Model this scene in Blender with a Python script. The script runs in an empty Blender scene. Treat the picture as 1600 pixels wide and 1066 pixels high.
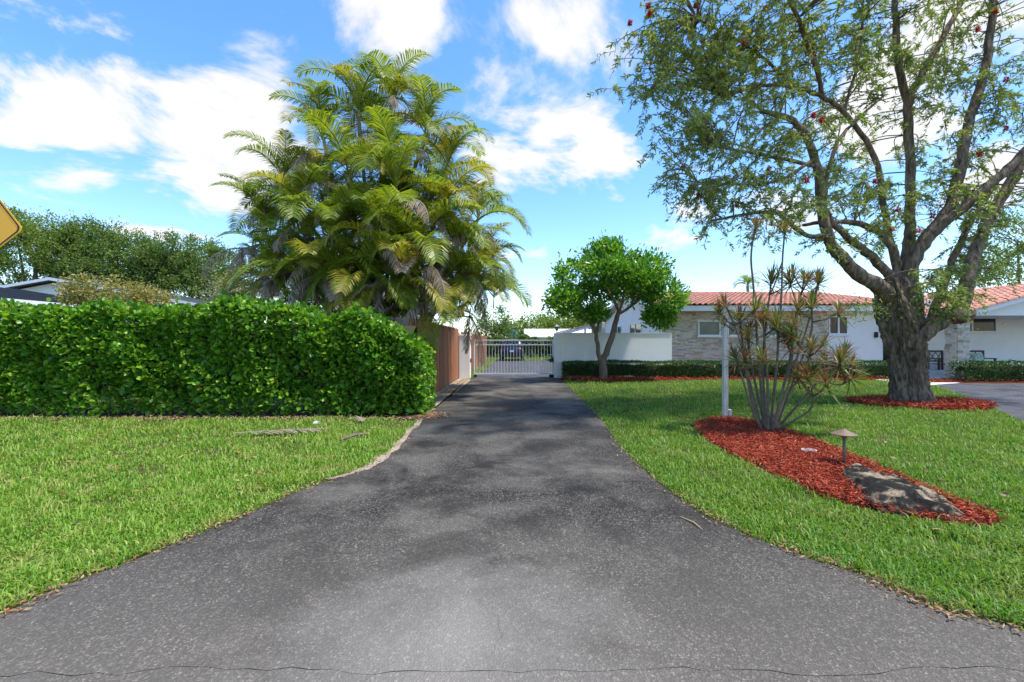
import bpy, math, random
import numpy as np
from mathutils import Vector, Matrix
R = math.radians
rnd = random.Random(7)
rng = np.random.default_rng(11)
sc = bpy.context.scene
col = sc.collection

# ------------------------------------------------------------------ camera
FPX, VX, VY, EYE = 711.0, 811.0, 535.0, 1.42      # focal length and vanishing point in photo pixels
cam = bpy.data.cameras.new('camera'); camo = bpy.data.objects.new('camera', cam); col.objects.link(camo)
camo.location = (0, 0, EYE); camo.rotation_euler = (R(90), 0, 0)
cam.sensor_width = 36; cam.lens = 36 * FPX / 1600
cam.shift_x = -(VX - 800) / 1600; cam.shift_y = (VY - 533) / 1600
cam.clip_start = .05; cam.clip_end = 3000
sc.camera = camo

# ------------------------------------------------------------------ sky, sun, exposure
SUN_EL, SUN_AZ = 68, 105            # azimuth measured from +Y (view axis) towards +X
sv = Vector((math.cos(R(SUN_EL)) * math.sin(R(SUN_AZ)), math.cos(R(SUN_EL)) * math.cos(R(SUN_AZ)), math.sin(R(SUN_EL))))
w = bpy.data.worlds.new('World'); sc.world = w; w.use_nodes = True
nt = w.node_tree; nt.nodes.clear(); L = nt.links.new
def wn(t, **k):
    n = nt.nodes.new(t)
    for a, b in k.items(): setattr(n, a, b)
    return n
def wmath(op, a, b=None, c=None, clamp=False):
    n = wn('ShaderNodeMath', operation=op); n.use_clamp = clamp
    for i, v in enumerate((a, b, c)):
        if v is None: continue
        if isinstance(v, (int, float)): n.inputs[i].default_value = v
        else: L(v, n.inputs[i])
    return n.outputs[0]
sky = wn('ShaderNodeTexSky', sky_type='NISHITA'); sky.sun_disc = False
sky.sun_elevation = R(SUN_EL); sky.sun_rotation = R(SUN_AZ); sky.air_density = 1.0; sky.dust_density = .5; sky.ozone_density = 2.4
hs = wn('ShaderNodeHueSaturation'); hs.inputs['Hue'].default_value = .503; hs.inputs['Saturation'].default_value = 1.24; hs.inputs['Value'].default_value = .98; L(sky.outputs[0], hs.inputs['Color'])
bg = wn('ShaderNodeBackground'); bg.inputs[1].default_value = .15; L(hs.outputs[0], bg.inputs[0])
tc = wn('ShaderNodeTexCoord'); sep = wn('ShaderNodeSeparateXYZ'); L(tc.outputs['Generated'], sep.inputs[0])
zz = wmath('ADD', wmath('MAXIMUM', sep.outputs[2], 0.0), .22)
cmb = wn('ShaderNodeCombineXYZ'); L(wmath('DIVIDE', sep.outputs[0], zz), cmb.inputs[0]); L(wmath('DIVIDE', sep.outputs[1], zz), cmb.inputs[1])
cmb.inputs[2].default_value = 3.7
nz = wn('ShaderNodeTexNoise'); nz.inputs['Scale'].default_value = 2.4; nz.inputs['Detail'].default_value = 9; nz.inputs['Roughness'].default_value = .6
nz.inputs['Distortion'].default_value = .35; L(cmb.outputs[0], nz.inputs['Vector'])
acc = wmath('MULTIPLY_ADD', nz.outputs[0], 1.5, -.25)
# the cumulus banks: direction of each centre, angular size, weight
for px, py, rad, amp in [(300, 150, 9, .22), (215, 165, 6, .2), (390, 215, 6, .2), (40, 215, 5, .14), (110, 230, 4, .12), (720, 20, 7, .24), (600, 15, 6, .2),
                         (880, 10, 5, .18), (400, 55, 4.5, .16), (790, 200, 6, .2), (900, 235, 6, .2), (960, 260, 4, .16), (1080, 330, 4.5, .18), (985, 335, 3, .12), (280, 345, 5, .15), (1500, 170, 9, .24), (1340, 60, 7, .18), (830, 470, 5, .12), (120, 290, 5, .0),
                         (-700, 150, 10, .22), (2400, 120, 12, .22), (-200, 60, 8, .18)]:
    d = Vector(((px - VX) / FPX, 1, (VY - py) / FPX)).normalized()
    dp = wn('ShaderNodeVectorMath', operation='DOT_PRODUCT'); L(tc.outputs['Generated'], dp.inputs[0]); dp.inputs[1].default_value = d
    mr = wn('ShaderNodeMapRange', interpolation_type='SMOOTHSTEP'); L(dp.outputs['Value'], mr.inputs[0])
    mr.inputs[1].default_value = math.cos(R(rad * 1.35)); mr.inputs[2].default_value = math.cos(R(rad * .25)); mr.inputs[3].default_value = 0; mr.inputs[4].default_value = amp * .7
    acc = wmath('ADD', acc, mr.outputs[0])
cl = wn('ShaderNodeMapRange', interpolation_type='SMOOTHSTEP'); L(acc, cl.inputs[0]); cl.inputs[1].default_value = .595; cl.inputs[2].default_value = .80
# pale air towards the horizon, the same all round
hz = wmath('MULTIPLY', wmath('POWER', wmath('SUBTRACT', 1.0, wmath('MAXIMUM', sep.outputs[2], 0.0)), 10.0), .2)
fac = wmath('MAXIMUM', wmath('MULTIPLY', cl.outputs[0], .93), hz, clamp=True)
bg2 = wn('ShaderNodeBackground'); bg2.inputs[0].default_value = (1, .975, .935, 1); bg2.inputs[1].default_value = .46
ms = wn('ShaderNodeMixShader'); L(fac, ms.inputs[0]); L(bg.outputs[0], ms.inputs[1]); L(bg2.outputs[0], ms.inputs[2])
wo = wn('ShaderNodeOutputWorld'); L(ms.outputs[0], wo.inputs[0])
sun = bpy.data.lights.new('sun', 'SUN'); sun.energy = 2.9; sun.angle = R(2.5); sun.color = (1, .94, .84)
suno = bpy.data.objects.new('sun', sun); col.objects.link(suno); suno.rotation_euler = (-sv).to_track_quat('-Z', 'Y').to_euler(); suno.location = (20, 20, 40)
sc.view_settings.view_transform = 'Standard'; sc.view_settings.look = 'None'; sc.view_settings.gamma = 1
sc.view_settings.exposure = 1.22
sc.cycles.max_bounces = 8; sc.cycles.transparent_max_bounces = 8; sc.cycles.use_denoising = True

# ------------------------------------------------------------------ pixel helpers (a pixel is a direction; depth is given by what it stands on)
def P(px, py, D): return Vector(((px - VX) / FPX * D, D, EYE + (VY - py) / FPX * D))
def G(px, py, z=0):
    D = FPX * (EYE - z) / (py - VY); return Vector(((px - VX) / FPX * D, D, z))

# ------------------------------------------------------------------ materials
def newmat(name):
    m = bpy.data.materials.new(name); m.use_nodes = True; t = m.node_tree; t.nodes.clear()
    return m, t
def nd(t, ty, ins=None, **k):
    n = t.nodes.new(ty)
    for a, b in k.items(): setattr(n, a, b)
    for a, b in (ins or {}).items():
        if hasattr(b, 'is_linked') or isinstance(b, bpy.types.NodeSocket): t.links.new(b, n.inputs[a])
        else: n.inputs[a].default_value = b
    return n
def c4(c): return (c[0], c[1], c[2], 1)
def ramp(t, fac, stops):
    n = t.nodes.new('ShaderNodeValToRGB'); t.links.new(fac, n.inputs[0])
    e = n.color_ramp.elements
    while len(e) < len(stops): e.new(.5)
    for i, (p, c) in enumerate(stops): e[i].position = p; e[i].color = c4(c)
    return n.outputs[0]
def mixc(t, f, a, b, mode='MIX'):
    n = t.nodes.new('ShaderNodeMix'); n.data_type = 'RGBA'; n.blend_type = mode
    for i, v in ((0, f), (6, a), (7, b)):
        if isinstance(v, bpy.types.NodeSocket): t.links.new(v, n.inputs[i])
        elif i == 0: n.inputs[0].default_value = v
        else: n.inputs[i].default_value = c4(v)
    return n.outputs[2]
def noise(t, scale, detail=4, rough=.55, vec=None, dist=0):
    n = nd(t, 'ShaderNodeTexNoise', {'Scale': scale, 'Detail': detail, 'Roughness': rough, 'Distortion': dist})
    if vec is not None: t.links.new(vec, n.inputs['Vector'])
    return n.outputs[0]
def objco(t, scale=None):
    o = t.nodes.new('ShaderNodeTexCoord').outputs['Object']
    if scale:
        mp = t.nodes.new('ShaderNodeMapping'); mp.inputs['Scale'].default_value = scale; t.links.new(o, mp.inputs[0]); o = mp.outputs[0]
    return o
def out(t, bsdf):
    o = t.nodes.new('ShaderNodeOutputMaterial'); t.links.new(bsdf, o.inputs[0])
def bump(t, h, strength=.3, dist=.01):
    n = nd(t, 'ShaderNodeBump', {'Strength': strength, 'Distance': dist}); t.links.new(h, n.inputs['Height']); return n.outputs[0]
def surf(name, c1, c2=None, scale=6, rough=.8, bmp=.2, spec=.3, stretch=None, island=0, bd=.01, metal=0, detail=5):
    """noise-varied surface; island > 0 shifts the tone of each loose piece"""
    m, t = newmat(name); c2 = c2 or tuple(x * .75 for x in c1)
    v = objco(t, stretch); n = noise(t, scale, detail, .6, v)
    c = ramp(t, n, [(.3, c1), (.7, c2)])
    if island:
        g = t.nodes.new('ShaderNodeNewGeometry'); oi = t.nodes.new('ShaderNodeObjectInfo')
        r = nd(t, 'ShaderNodeMath', operation='ADD'); t.links.new(g.outputs['Random Per Island'], r.inputs[0]); t.links.new(oi.outputs['Random'], r.inputs[1])
        fr = nd(t, 'ShaderNodeMath', operation='FRACT'); t.links.new(r.outputs[0], fr.inputs[0])
        vv = nd(t, 'ShaderNodeMapRange', {3: 1 - island, 4: 1 + island}); t.links.new(fr.outputs[0], vv.inputs[0])
        hsv = nd(t, 'ShaderNodeHueSaturation'); t.links.new(c, hsv.inputs['Color']); t.links.new(vv.outputs[0], hsv.inputs['Value']); c = hsv.outputs[0]
    b = nd(t, 'ShaderNodeBsdfPrincipled', {'Roughness': rough, 'Metallic': metal, 'Specular IOR Level': spec})
    t.links.new(c, b.inputs['Base Color'])
    if bmp: t.links.new(bump(t, n, bmp, bd), b.inputs['Normal'])
    out(t, b.outputs[0]); return m
def leafmat(name, stops, trans=.4, rough=.45, spec=.4, patch=None, pscale=.5, dry=None):
    """leaf: each loose leaf takes its own tone from the ramp; light passes through"""
    m, t = newmat(name)
    g = t.nodes.new('ShaderNodeNewGeometry'); oi = t.nodes.new('ShaderNodeObjectInfo')
    r = nd(t, 'ShaderNodeMath', operation='ADD'); t.links.new(g.outputs['Random Per Island'], r.inputs[0]); t.links.new(oi.outputs['Random'], r.inputs[1])
    fr = nd(t, 'ShaderNodeMath', operation='FRACT'); t.links.new(r.outputs[0], fr.inputs[0])
    c = ramp(t, fr.outputs[0], stops)
    if patch:
        n = noise(t, pscale, 4, .6, objco(t)); f = nd(t, 'ShaderNodeMapRange', {1: .42, 2: .68}); t.links.new(n, f.inputs[0])
        c = mixc(t, f.outputs[0], c, mixc(t, .65, c, patch))
    if dry:
        n = noise(t, 2.6, 5, .65, objco(t), .6); f = nd(t, 'ShaderNodeMapRange', {1: .5, 2: .68, 4: .85}); t.links.new(n, f.inputs[0]); c = mixc(t, f.outputs[0], c, dry)
    b = nd(t, 'ShaderNodeBsdfPrincipled', {'Roughness': rough, 'Specular IOR Level': spec}); t.links.new(c, b.inputs['Base Color'])
    tr = nd(t, 'ShaderNodeBsdfTranslucent'); t.links.new(mixc(t, 1, c, (1.5, 1.5, .7), 'MULTIPLY'), tr.inputs[0])
    mx = nd(t, 'ShaderNodeMixShader', {0: trans}); t.links.new(b.outputs[0], mx.inputs[1]); t.links.new(tr.outputs[0], mx.inputs[2])
    out(t, mx.outputs[0]); return m
def glass(name, c):
    m, t = newmat(name); n = noise(t, 1.5, 2, .5, objco(t))
    b = nd(t, 'ShaderNodeBsdfPrincipled', {'Roughness': .08, 'Specular IOR Level': .3}); t.links.new(ramp(t, n, [(.3, c), (.7, tuple(x * .6 for x in c))]), b.inputs['Base Color'])
    out(t, b.outputs[0]); return m
def asphalt(name, dark, mid, light, worn):
    m, t = newmat(name); v = objco(t)
    vo = nd(t, 'ShaderNodeTexVoronoi', {'Scale': 120}); t.links.new(v, vo.inputs['Vector'])
    sepc = t.nodes.new('ShaderNodeSeparateColor'); t.links.new(vo.outputs['Color'], sepc.inputs[0])
    cell = ramp(t, sepc.outputs[0], [(.0, dark), (.62, mid), (.93, light), (1, tuple(min(1, x * 1.9) for x in light))])
    v2 = nd(t, 'ShaderNodeTexVoronoi', {'Scale': 52}); t.links.new(v, v2.inputs['Vector']); s2 = t.nodes.new('ShaderNodeSeparateColor'); t.links.new(v2.outputs['Color'], s2.inputs[0])
    cell = mixc(t, .8, cell, ramp(t, s2.outputs[1], [(0, (.45, .45, .45)), (.7, (1, 1, 1)), (1, (1.6, 1.57, 1.5))]), 'MULTIPLY')
    big = noise(t, .55, 5, .6, v, .4); f = nd(t, 'ShaderNodeMapRange', {1: .42, 2: .68}); t.links.new(big, f.inputs[0])
    c = mixc(t, f.outputs[0], cell, mixc(t, .5, cell, worn))
    st = noise(t, 1.3, 5, .65, v, .5); f2 = nd(t, 'ShaderNodeMapRange', {1: .46, 2: .64, 4: .8}); t.links.new(st, f2.inputs[0])
    c = mixc(t, f2.outputs[0], c, tuple(x * .8 for x in dark))
    # foot of the drive is ground pale by turning wheels
    sp = t.nodes.new('ShaderNodeSeparateXYZ'); t.links.new(v, sp.inputs[0])
    ad = nd(t, 'ShaderNodeMath', operation='MULTIPLY_ADD', ins={1: 1.6}); t.links.new(big, ad.inputs[0]); t.links.new(sp.outputs[1], ad.inputs[2])
    f3 = nd(t, 'ShaderNodeMapRange', {1: 4.5, 2: 2.5, 3: 0, 4: .95}); t.links.new(ad.outputs[0], f3.inputs[0])
    c = mixc(t, f3.outputs[0], c, mixc(t, .38, cell, tuple(x * 1.1 for x in worn)))
    dv_ = nd(t, 'ShaderNodeVectorMath', {1: (-.35, 2.15, 0)}, operation='DISTANCE'); t.links.new(v, dv_.inputs[0])   # scuffed pale patch where cars turn in
    da = nd(t, 'ShaderNodeMath', operation='MULTIPLY_ADD', ins={1: 1.5}); t.links.new(st, da.inputs[0]); t.links.new(dv_.outputs['Value'], da.inputs[2])
    f4 = nd(t, 'ShaderNodeMapRange', {1: 1.75, 2: .75, 3: 0, 4: .62}); t.links.new(da.outputs[0], f4.inputs[0])
    c = mixc(t, f4.outputs[0], c, mixc(t, .5, mixc(t, .5, cell, worn), (.36, .34, .31)))
    wv_ = noise(t, 3, 4, .6, v); av = nd(t, 'ShaderNodeVectorMath', operation='ADD'); t.links.new(v, av.inputs[0])
    sc2 = nd(t, 'ShaderNodeVectorMath', operation='SCALE'); nc_ = nd(t, 'ShaderNodeTexNoise', {'Scale': 2.5, 'Detail': 5}); t.links.new(v, nc_.inputs['Vector']); t.links.new(nc_.outputs['Color'], sc2.inputs[0]); sc2.inputs['Scale'].default_value = .5; t.links.new(sc2.outputs[0], av.inputs[1])
    vc = nd(t, 'ShaderNodeTexVoronoi', {'Scale': 1.1}, feature='DISTANCE_TO_EDGE'); t.links.new(av.outputs[0], vc.inputs['Vector'])
    fc = nd(t, 'ShaderNodeMapRange', {1: .002, 2: .007, 3: .4, 4: 0}); t.links.new(vc.outputs['Distance'], fc.inputs[0])
    fm_ = nd(t, 'ShaderNodeMapRange', {1: .5, 2: .62}); t.links.new(noise(t, .8, 3, .5, v), fm_.inputs[0])
    fx = nd(t, 'ShaderNodeMath', operation='MULTIPLY'); t.links.new(fc.outputs[0], fx.inputs[0]); t.links.new(fm_.outputs[0], fx.inputs[1])
    c = mixc(t, fx.outputs[0], c, (.008, .0075, .007))
    b = nd(t, 'ShaderNodeBsdfPrincipled', {'Roughness': .82, 'Specular IOR Level': .2}); t.links.new(c, b.inputs['Base Color'])
    t.links.new(bump(t, vo.outputs['Distance'], .7, .006), b.inputs['Normal']); out(t, b.outputs[0]); return m
def ground(name, a, b_, scale=1.5, fine=40):
    m, t = newmat(name); v = objco(t)
    c = ramp(t, noise(t, scale, 6, .65, v, .3), [(.32, a), (.68, b_)])
    n2 = noise(t, fine, 4, .7, v); c = mixc(t, .6, c, ramp(t, n2, [(.3, (.25, .25, .25)), (.75, (1, 1, 1))]), 'MULTIPLY')
    b = nd(t, 'ShaderNodeBsdfPrincipled', {'Roughness': .95, 'Specular IOR Level': .1}); t.links.new(c, b.inputs['Base Color'])
    t.links.new(bump(t, n2, .8, .02), b.inputs['Normal']); out(t, b.outputs[0]); return m
M = dict(
    asphalt=asphalt('asphalt', (.013, .0118, .0102), (.037, .0338, .0295), (.105, .096, .083), (.215, .195, .166)),
    asphalt2=asphalt('asphalt_far', (.04, .043, .05), (.07, .074, .083), (.13, .13, .135), (.11, .11, .117)),
    soil=ground('lawn_soil', (.06, .085, .018), (.085, .10, .028)),
    dirt=ground('sandy_dirt', (.52, .45, .35), (.33, .26, .18), 4, 60),
    bedsoil=ground('dark_soil', (.07, .045, .03), (.035, .025, .018), 3, 50),
    mulchbase=ground('mulch_base', (.17, .022, .012), (.09, .014, .01), 5, 70),
    concrete=surf('concrete', (.55, .53, .5), (.44, .43, .41), 5, .8, .15),
    white=surf('white_stucco', (.88, .86, .82), (.81, .785, .745), 1.3, .85, .25, .2, None, 0, .01),
    whitepaint=surf('white_trim', (.80, .80, .79), (.74, .74, .73), 4, .5, .05),
    metalwhite=surf('white_metal', (.72, .73, .72), (.6, .61, .6), 8, .4, .05),
    stone=None, tile=surf('roof_tile', (.52, .25, .175), (.40, .17, .115), 5, .75, .2, .3, None, .22),
    glass=glass('window_glass', (.11, .185, .15)), glassdark=glass('dark_glass', (.018, .02, .022)),
    darkwood=surf('dark_wood', (.07, .028, .016), (.04, .017, .01), 4, .5, .2, .4, (1, 1, 8)),
    door=surf('door_paint', (.035, .03, .028), (.025, .022, .02), 3, .4, .05),
    iron=surf('black_metal', (.02, .02, .021), (.035, .033, .032), 12, .5, .1),
    bronze=surf('brown_metal', (.20, .135, .10), (.15, .10, .075), 14, .55, .15, .4),
    fence=surf('red_stained_board', (.38, .16, .075), (.26, .10, .05), 3, .8, .3, .2, (9, 9, .6), .25),
    fencegrey=surf('weathered_board', (.24, .18, .14), (.15, .11, .085), 3, .9, .3, .1, (9, 9, .6), .2),
    bark=surf('rough_bark', (.36, .27, .19), (.05, .035, .024), 4.5, .95, 1.0, .1, (3.4, 3.4, .7), 0, .09, 0, 10),
    bark2=surf('smooth_bark', (.22, .17, .13), (.12, .09, .065), 6, .9, .6, .1, (2, 2, .7), 0, .02),
    cane=surf('cane_bark', (.20, .165, .125), (.10, .08, .06), 6, .85, .5, .2, (1, 1, 6), 0, .01),
    palmtrunk=surf('palm_stem', (.33, .33, .20), (.20, .18, .11), 4, .7, .4, .3, (1, 1, 7), 0, .01),
    postwood=surf('peeling_white_post', (.66, .65, .62), (.38, .36, .32), 7, .85, .4, .2, (4, 4, .5)),
    carpaint=surf('dark_blue_paint', (.012, .022, .06), (.010, .018, .05), 3, .25, 0, .6),
    rubber=surf('tyre_rubber', (.015, .015, .015), (.022, .022, .022), 20, .85, .1),
    red=surf('red_lens', (.35, .01, .012), (.28, .01, .01), 6, .2, 0, .6),
    plate=surf('plate_white', (.75, .75, .72), (.68, .68, .66), 9, .5, 0),
    blue=surf('sky_blue_panel', (.10, .42, .72), (.08, .36, .65), 3, .5, .05), blue2=surf('mid_blue_panel', (.02, .17, .52), (.02, .14, .45), 3, .5, .05),
    yellow=surf('sign_yellow', (.92, .45, .008), (.88, .42, .008), 3, .4, 0, .5), black=surf('sign_black', (.012, .012, .012), (.016, .016, .016), 8, .5, 0),
    galv=surf('galvanised_steel', (.42, .43, .44), (.34, .35, .36), 10, .45, .1, .5, None, 0, .01, .6),
    metalroof=surf('charcoal_metal_roof', (.030, .031, .035), (.042, .043, .047), 2, .45, .05, .5),
    cloth=surf('cushion_cloth', (.70, .72, .66), (.10, .26, .13), 9, .9, .1),
    ceramic=surf('glazed_ceramic', (.66, .64, .58), (.56, .53, .46), 7, .3, .05, .6),
    chip=leafmat('mulch_chip', [(0, (.17, .024, .011)), (.45, (.33, .048, .022)), (.8, (.44, .078, .034)), (.94, (.50, .14, .07)), (1, (.42, .26, .15))], 0, .85, .15),
    litter=leafmat('dry_litter', [(0, (.20, .10, .05)), (.4, (.33, .20, .10)), (.75, (.42, .32, .18)), (1, (.30, .07, .035))], .1, .8, .2),
    grassL=leafmat('lawn_grass_light', [(0, (.09, .21, .018)), (.5, (.155, .31, .026)), (.85, (.24, .38, .05)), (1, (.42, .40, .14))], .35, .5, .3, (.24, .36, .045), .9, (.33, .34, .10)),
    grassR=leafmat('lawn_grass_deep', [(0, (.06, .17, .016)), (.5, (.11, .25, .022)), (.9, (.18, .31, .032)), (1, (.36, .35, .13))], .35, .5, .3, (.20, .30, .035), .6, (.22, .27, .07)),
    hedge=leafmat('hedge_leaf', [(0, (.04, .125, .012)), (.45, (.09, .235, .018)), (.8, (.18, .36, .028)), (.97, (.28, .45, .05)), (1, (.38, .35, .08))], .35, .38, .35),
    innerdark=surf('shaded_twigs', (.03, .045, .018), (.05, .04, .025), 9, .9, .6, .1, None, 0, .04),  # dark tone carries the shade inside the hedges
    boxleaf=leafmat('clipped_hedge_leaf', [(0, (.018, .06, .012)), (.6, (.04, .11, .02)), (1, (.10, .20, .04))], .25, .35, .45),
    treeleaf=leafmat('bottlebrush_leaf', [(0, (.13, .19, .055)), (.5, (.21, .29, .08)), (.88, (.31, .39, .11)), (1, (.42, .26, .12))], .4, .5, .35),
    newleaf=leafmat('broad_leaf', [(0, (.035, .13, .012)), (.5, (.085, .24, .018)), (.85, (.20, .40, .028)), (1, (.34, .48, .05))], .35, .35, .5),
    bgleaf=leafmat('far_leaf', [(0, (.06, .11, .028)), (.5, (.115, .19, .045)), (1, (.20, .27, .075))], .35, .6, .2),
    bgleaf2=leafmat('far_leaf_light', [(0, (.08, .15, .03)), (.5, (.15, .23, .045)), (1, (.26, .30, .07))], .35, .6, .2),
    bloomleaf=leafmat('yellow_bloom', [(0, (.12, .16, .04)), (.5, (.28, .25, .08)), (1, (.42, .33, .12))], .3, .7, .2),
    dryleaf=leafmat('bare_twig_leaf', [(0, (.28, .26, .16)), (.6, (.20, .24, .09)), (1, (.36, .32, .24))], .3, .8, .1),
    flower=leafmat('bottlebrush_flower', [(0, (.40, .012, .02)), (1, (.60, .04, .05))], .2, .7, .2),
    frondg=leafmat('green_frond', [(0, (.09, .165, .018)), (.5, (.19, .265, .026)), (1, (.33, .36, .042))], .42, .42, .45),
    frondy=leafmat('yellow_frond', [(0, (.20, .25, .028)), (.5, (.31, .31, .04)), (1, (.40, .30, .06))], .42, .45, .4),
    frondd=leafmat('withered_frond', [(0, (.26, .21, .17)), (.6, (.38, .32, .28)), (1, (.30, .20, .10))], .2, .9, .1),
    drac=leafmat('dracaena_leaf', [(0, (.07, .13, .03)), (.4, (.14, .17, .045)), (.7, (.22, .13, .06)), (1, (.22, .06, .05))], .3, .45, .4),
)
def stonemat():
    m, t = newmat('ledger_stone')
    g = t.nodes.new('ShaderNodeNewGeometry'); v = objco(t, (1, 1, 3)); n = noise(t, 9, 6, .65, v)
    c = ramp(t, g.outputs['Random Per Island'], [(0, (.36, .30, .22)), (.3, (.56, .48, .37)), (.6, (.70, .63, .52)), (.85, (.58, .55, .49)), (1, (.50, .36, .22))])
    c = mixc(t, .6, c, ramp(t, n, [(.25, (.65, .64, .62)), (.7, (1.2, 1.18, 1.14))]), 'MULTIPLY')
    b = nd(t, 'ShaderNodeBsdfPrincipled', {'Roughness': .9, 'Specular IOR Level': .2}); t.links.new(c, b.inputs['Base Color'])
    t.links.new(bump(t, n, .6, .02), b.inputs['Normal']); out(t, b.outputs[0]); return m
M['stone'] = stonemat()
def rockmat():
    m, t = newmat('mottled_rock'); v = objco(t)
    a = noise(t, 4.2, 12, .74, v, .5); f = noise(t, 45, 8, .75, v)
    c = ramp(t, a, [(.42, (.012, .011, .010)), (.505, (.03, .027, .022)), (.555, (.24, .185, .125)), (.68, (.46, .38, .27))])
    c = mixc(t, .5, c, ramp(t, f, [(.3, (.5, .5, .5)), (.7, (1.2, 1.2, 1.2))]), 'MULTIPLY')
    b = nd(t, 'ShaderNodeBsdfPrincipled', {'Roughness': .9, 'Specular IOR Level': .2}); t.links.new(c, b.inputs['Base Color'])
    t.links.new(bump(t, f, .9, .02), b.inputs['Normal']); out(t, b.outputs[0]); return m
M['rock'] = rockmat()

# ------------------------------------------------------------------ mesh helpers
def mesh_np(name, verts, faces_flat, loop_tot, mat, smooth=False):
    me = bpy.data.meshes.new(name); nv = len(verts); nf = len(loop_tot)
    me.vertices.add(nv); me.vertices.foreach_set('co', np.asarray(verts, np.float32).ravel())
    me.loops.add(len(faces_flat)); me.loops.foreach_set('vertex_index', np.asarray(faces_flat, np.int32))
    me.polygons.add(nf); lt = np.asarray(loop_tot, np.int32); ls = np.concatenate([[0], np.cumsum(lt)[:-1]]).astype(np.int32)
    me.polygons.foreach_set('loop_start', ls); me.polygons.foreach_set('loop_total', lt)
    if smooth: me.polygons.foreach_set('use_smooth', np.ones(nf, bool))
    me.update(calc_edges=True); me.validate(); me.materials.append(mat); return me
class MB:
    def __init__(s): s.v = []; s.f = []
    def add(s, vs, fs):
        k = len(s.v); s.v += [tuple(p) for p in vs]; s.f += [tuple(i + k for i in f) for f in fs]; return s
    def box(s, x0, x1, y0, y1, z0, z1, mtx=None):
        vs = [Vector((x, y, z)) for x in (x0, x1) for y in (y0, y1) for z in (z0, z1)]
        if mtx: vs = [mtx @ p for p in vs]
        return s.add(vs, [(0, 1, 3, 2), (4, 6, 7, 5), (0, 4, 5, 1), (2, 3, 7, 6), (0, 2, 6, 4), (1, 5, 7, 3)])
    def tube(s, pts, radii, n=8, rough=0, cap=True):
        pts = [Vector(p) for p in pts]; rings = []
        ref = Vector((.13, .27, 1)).normalized()
        for i, p in enumerate(pts):
            d = (pts[min(i + 1, len(pts) - 1)] - pts[max(i - 1, 0)]).normalized()
            a = d.cross(ref)
            if a.length < .1: a = d.cross(Vector((1, 0, 0)))
            a.normalize(); b = d.cross(a).normalized()
            rings.append([p + (a * math.cos(2 * math.pi * k / n) + b * math.sin(2 * math.pi * k / n)) * radii[i] * (1 + (rnd.uniform(-rough, rough) if rough else 0)) for k in range(n)])
        vs = [q for r_ in rings for q in r_]; fs = []
        for i in range(len(pts) - 1):
            for k in range(n): fs.append((i * n + k, i * n + (k + 1) % n, (i + 1) * n + (k + 1) % n, (i + 1) * n + k))
        if cap: fs.append(tuple(range(n - 1, -1, -1))); fs.append(tuple((len(pts) - 1) * n + k for k in range(n)))
        return s.add(vs, fs)
    def lathe(s, c, prof, n=16):
        c = Vector(c); vs = []; fs = []
        for r_, z in prof:
            for k in range(n): vs.append(c + Vector((r_ * math.cos(2 * math.pi * k / n), r_ * math.sin(2 * math.pi * k / n), z)))
        for i in range(len(prof) - 1):
            for k in range(n): fs.append((i * n + k, i * n + (k + 1) % n, (i + 1) * n + (k + 1) % n, (i + 1) * n + k))
        fs.append(tuple(range(n - 1, -1, -1))); fs.append(tuple((len(prof) - 1) * n + k for k in range(n)))
        return s.add(vs, fs)
    def prism(s, poly, off):
        n = len(poly); a = [Vector(p) for p in poly]; off = Vector(off)
        return s.add(a + [p + off for p in a], [tuple(range(n)), tuple(range(2 * n - 1, n - 1, -1))] + [(i, i + n, (i + 1) % n + n, (i + 1) % n) for i in range(n)])
    def mesh(s, name, mat, base=(0, 0, 0), smooth=False):
        me = bpy.data.meshes.new(name); b = Vector(base)
        me.from_pydata([tuple(Vector(p) - b) for p in s.v], [], s.f); me.materials.append(mat)
        if smooth: me.polygons.foreach_set('use_smooth', [True] * len(me.polygons))
        import bmesh
        bm = bmesh.new(); bm.from_mesh(me); bmesh.ops.recalc_face_normals(bm, faces=bm.faces); bm.to_mesh(me); bm.free()
        return me
    def build(s, name, mat, parent=None, smooth=False, base=None, bevel=0):
        b = Vector(base) if base is not None else (origin(parent) if parent else Vector())
        o = link(name, s.mesh(name, mat, b, smooth), parent)
        if not parent: o.location = b
        if bevel:
            md = o.modifiers.new('bevel', 'BEVEL'); md.width = bevel; md.segments = 2; md.limit_method = 'ANGLE'
        return o
def origin(o):
    p = Vector(o.location)
    while o.parent: o = o.parent; p += Vector(o.location)
    return p
def link(name, me, parent=None, loc=(0, 0, 0)):
    o = bpy.data.objects.new(name, me); col.objects.link(o); o.parent = parent; o.location = loc; return o
def tag(o, label=None, cat=None, group=None, kind=None):
    for k, v in (('label', label), ('category', cat), ('group', group), ('kind', kind)):
        if v: o[k] = v
    return o
def thing(name, label, cat, loc, group=None):
    o = bpy.data.objects.new(name, None); col.objects.link(o); o.location = loc; o.empty_display_size = .2
    return tag(o, label, cat, group)
def sheet(name, pts, z, mat, label, sub=0):
    mb = MB(); mb.add([(p[0], p[1], z) for p in pts], [tuple(range(len(pts)))])
    me = bpy.data.meshes.new(name); me.from_pydata(mb.v, [], mb.f); me.materials.append(mat)
    if me.polygons[0].normal.z < 0: me.flip_normals()
    return tag(link(name, me), label, None, None, 'structure')
def smoothpoly(pts, it=2, closed=False):
    pts = [Vector(p) for p in pts]
    for _ in range(it):
        q = []
        n = len(pts)
        for i in range(n if closed else n - 1):
            a, b = pts[i], pts[(i + 1) % n]; q += [a * .75 + b * .25, a * .25 + b * .75]
        pts = q if closed else [pts[0]] + q + [pts[-1]]
    return pts
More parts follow.
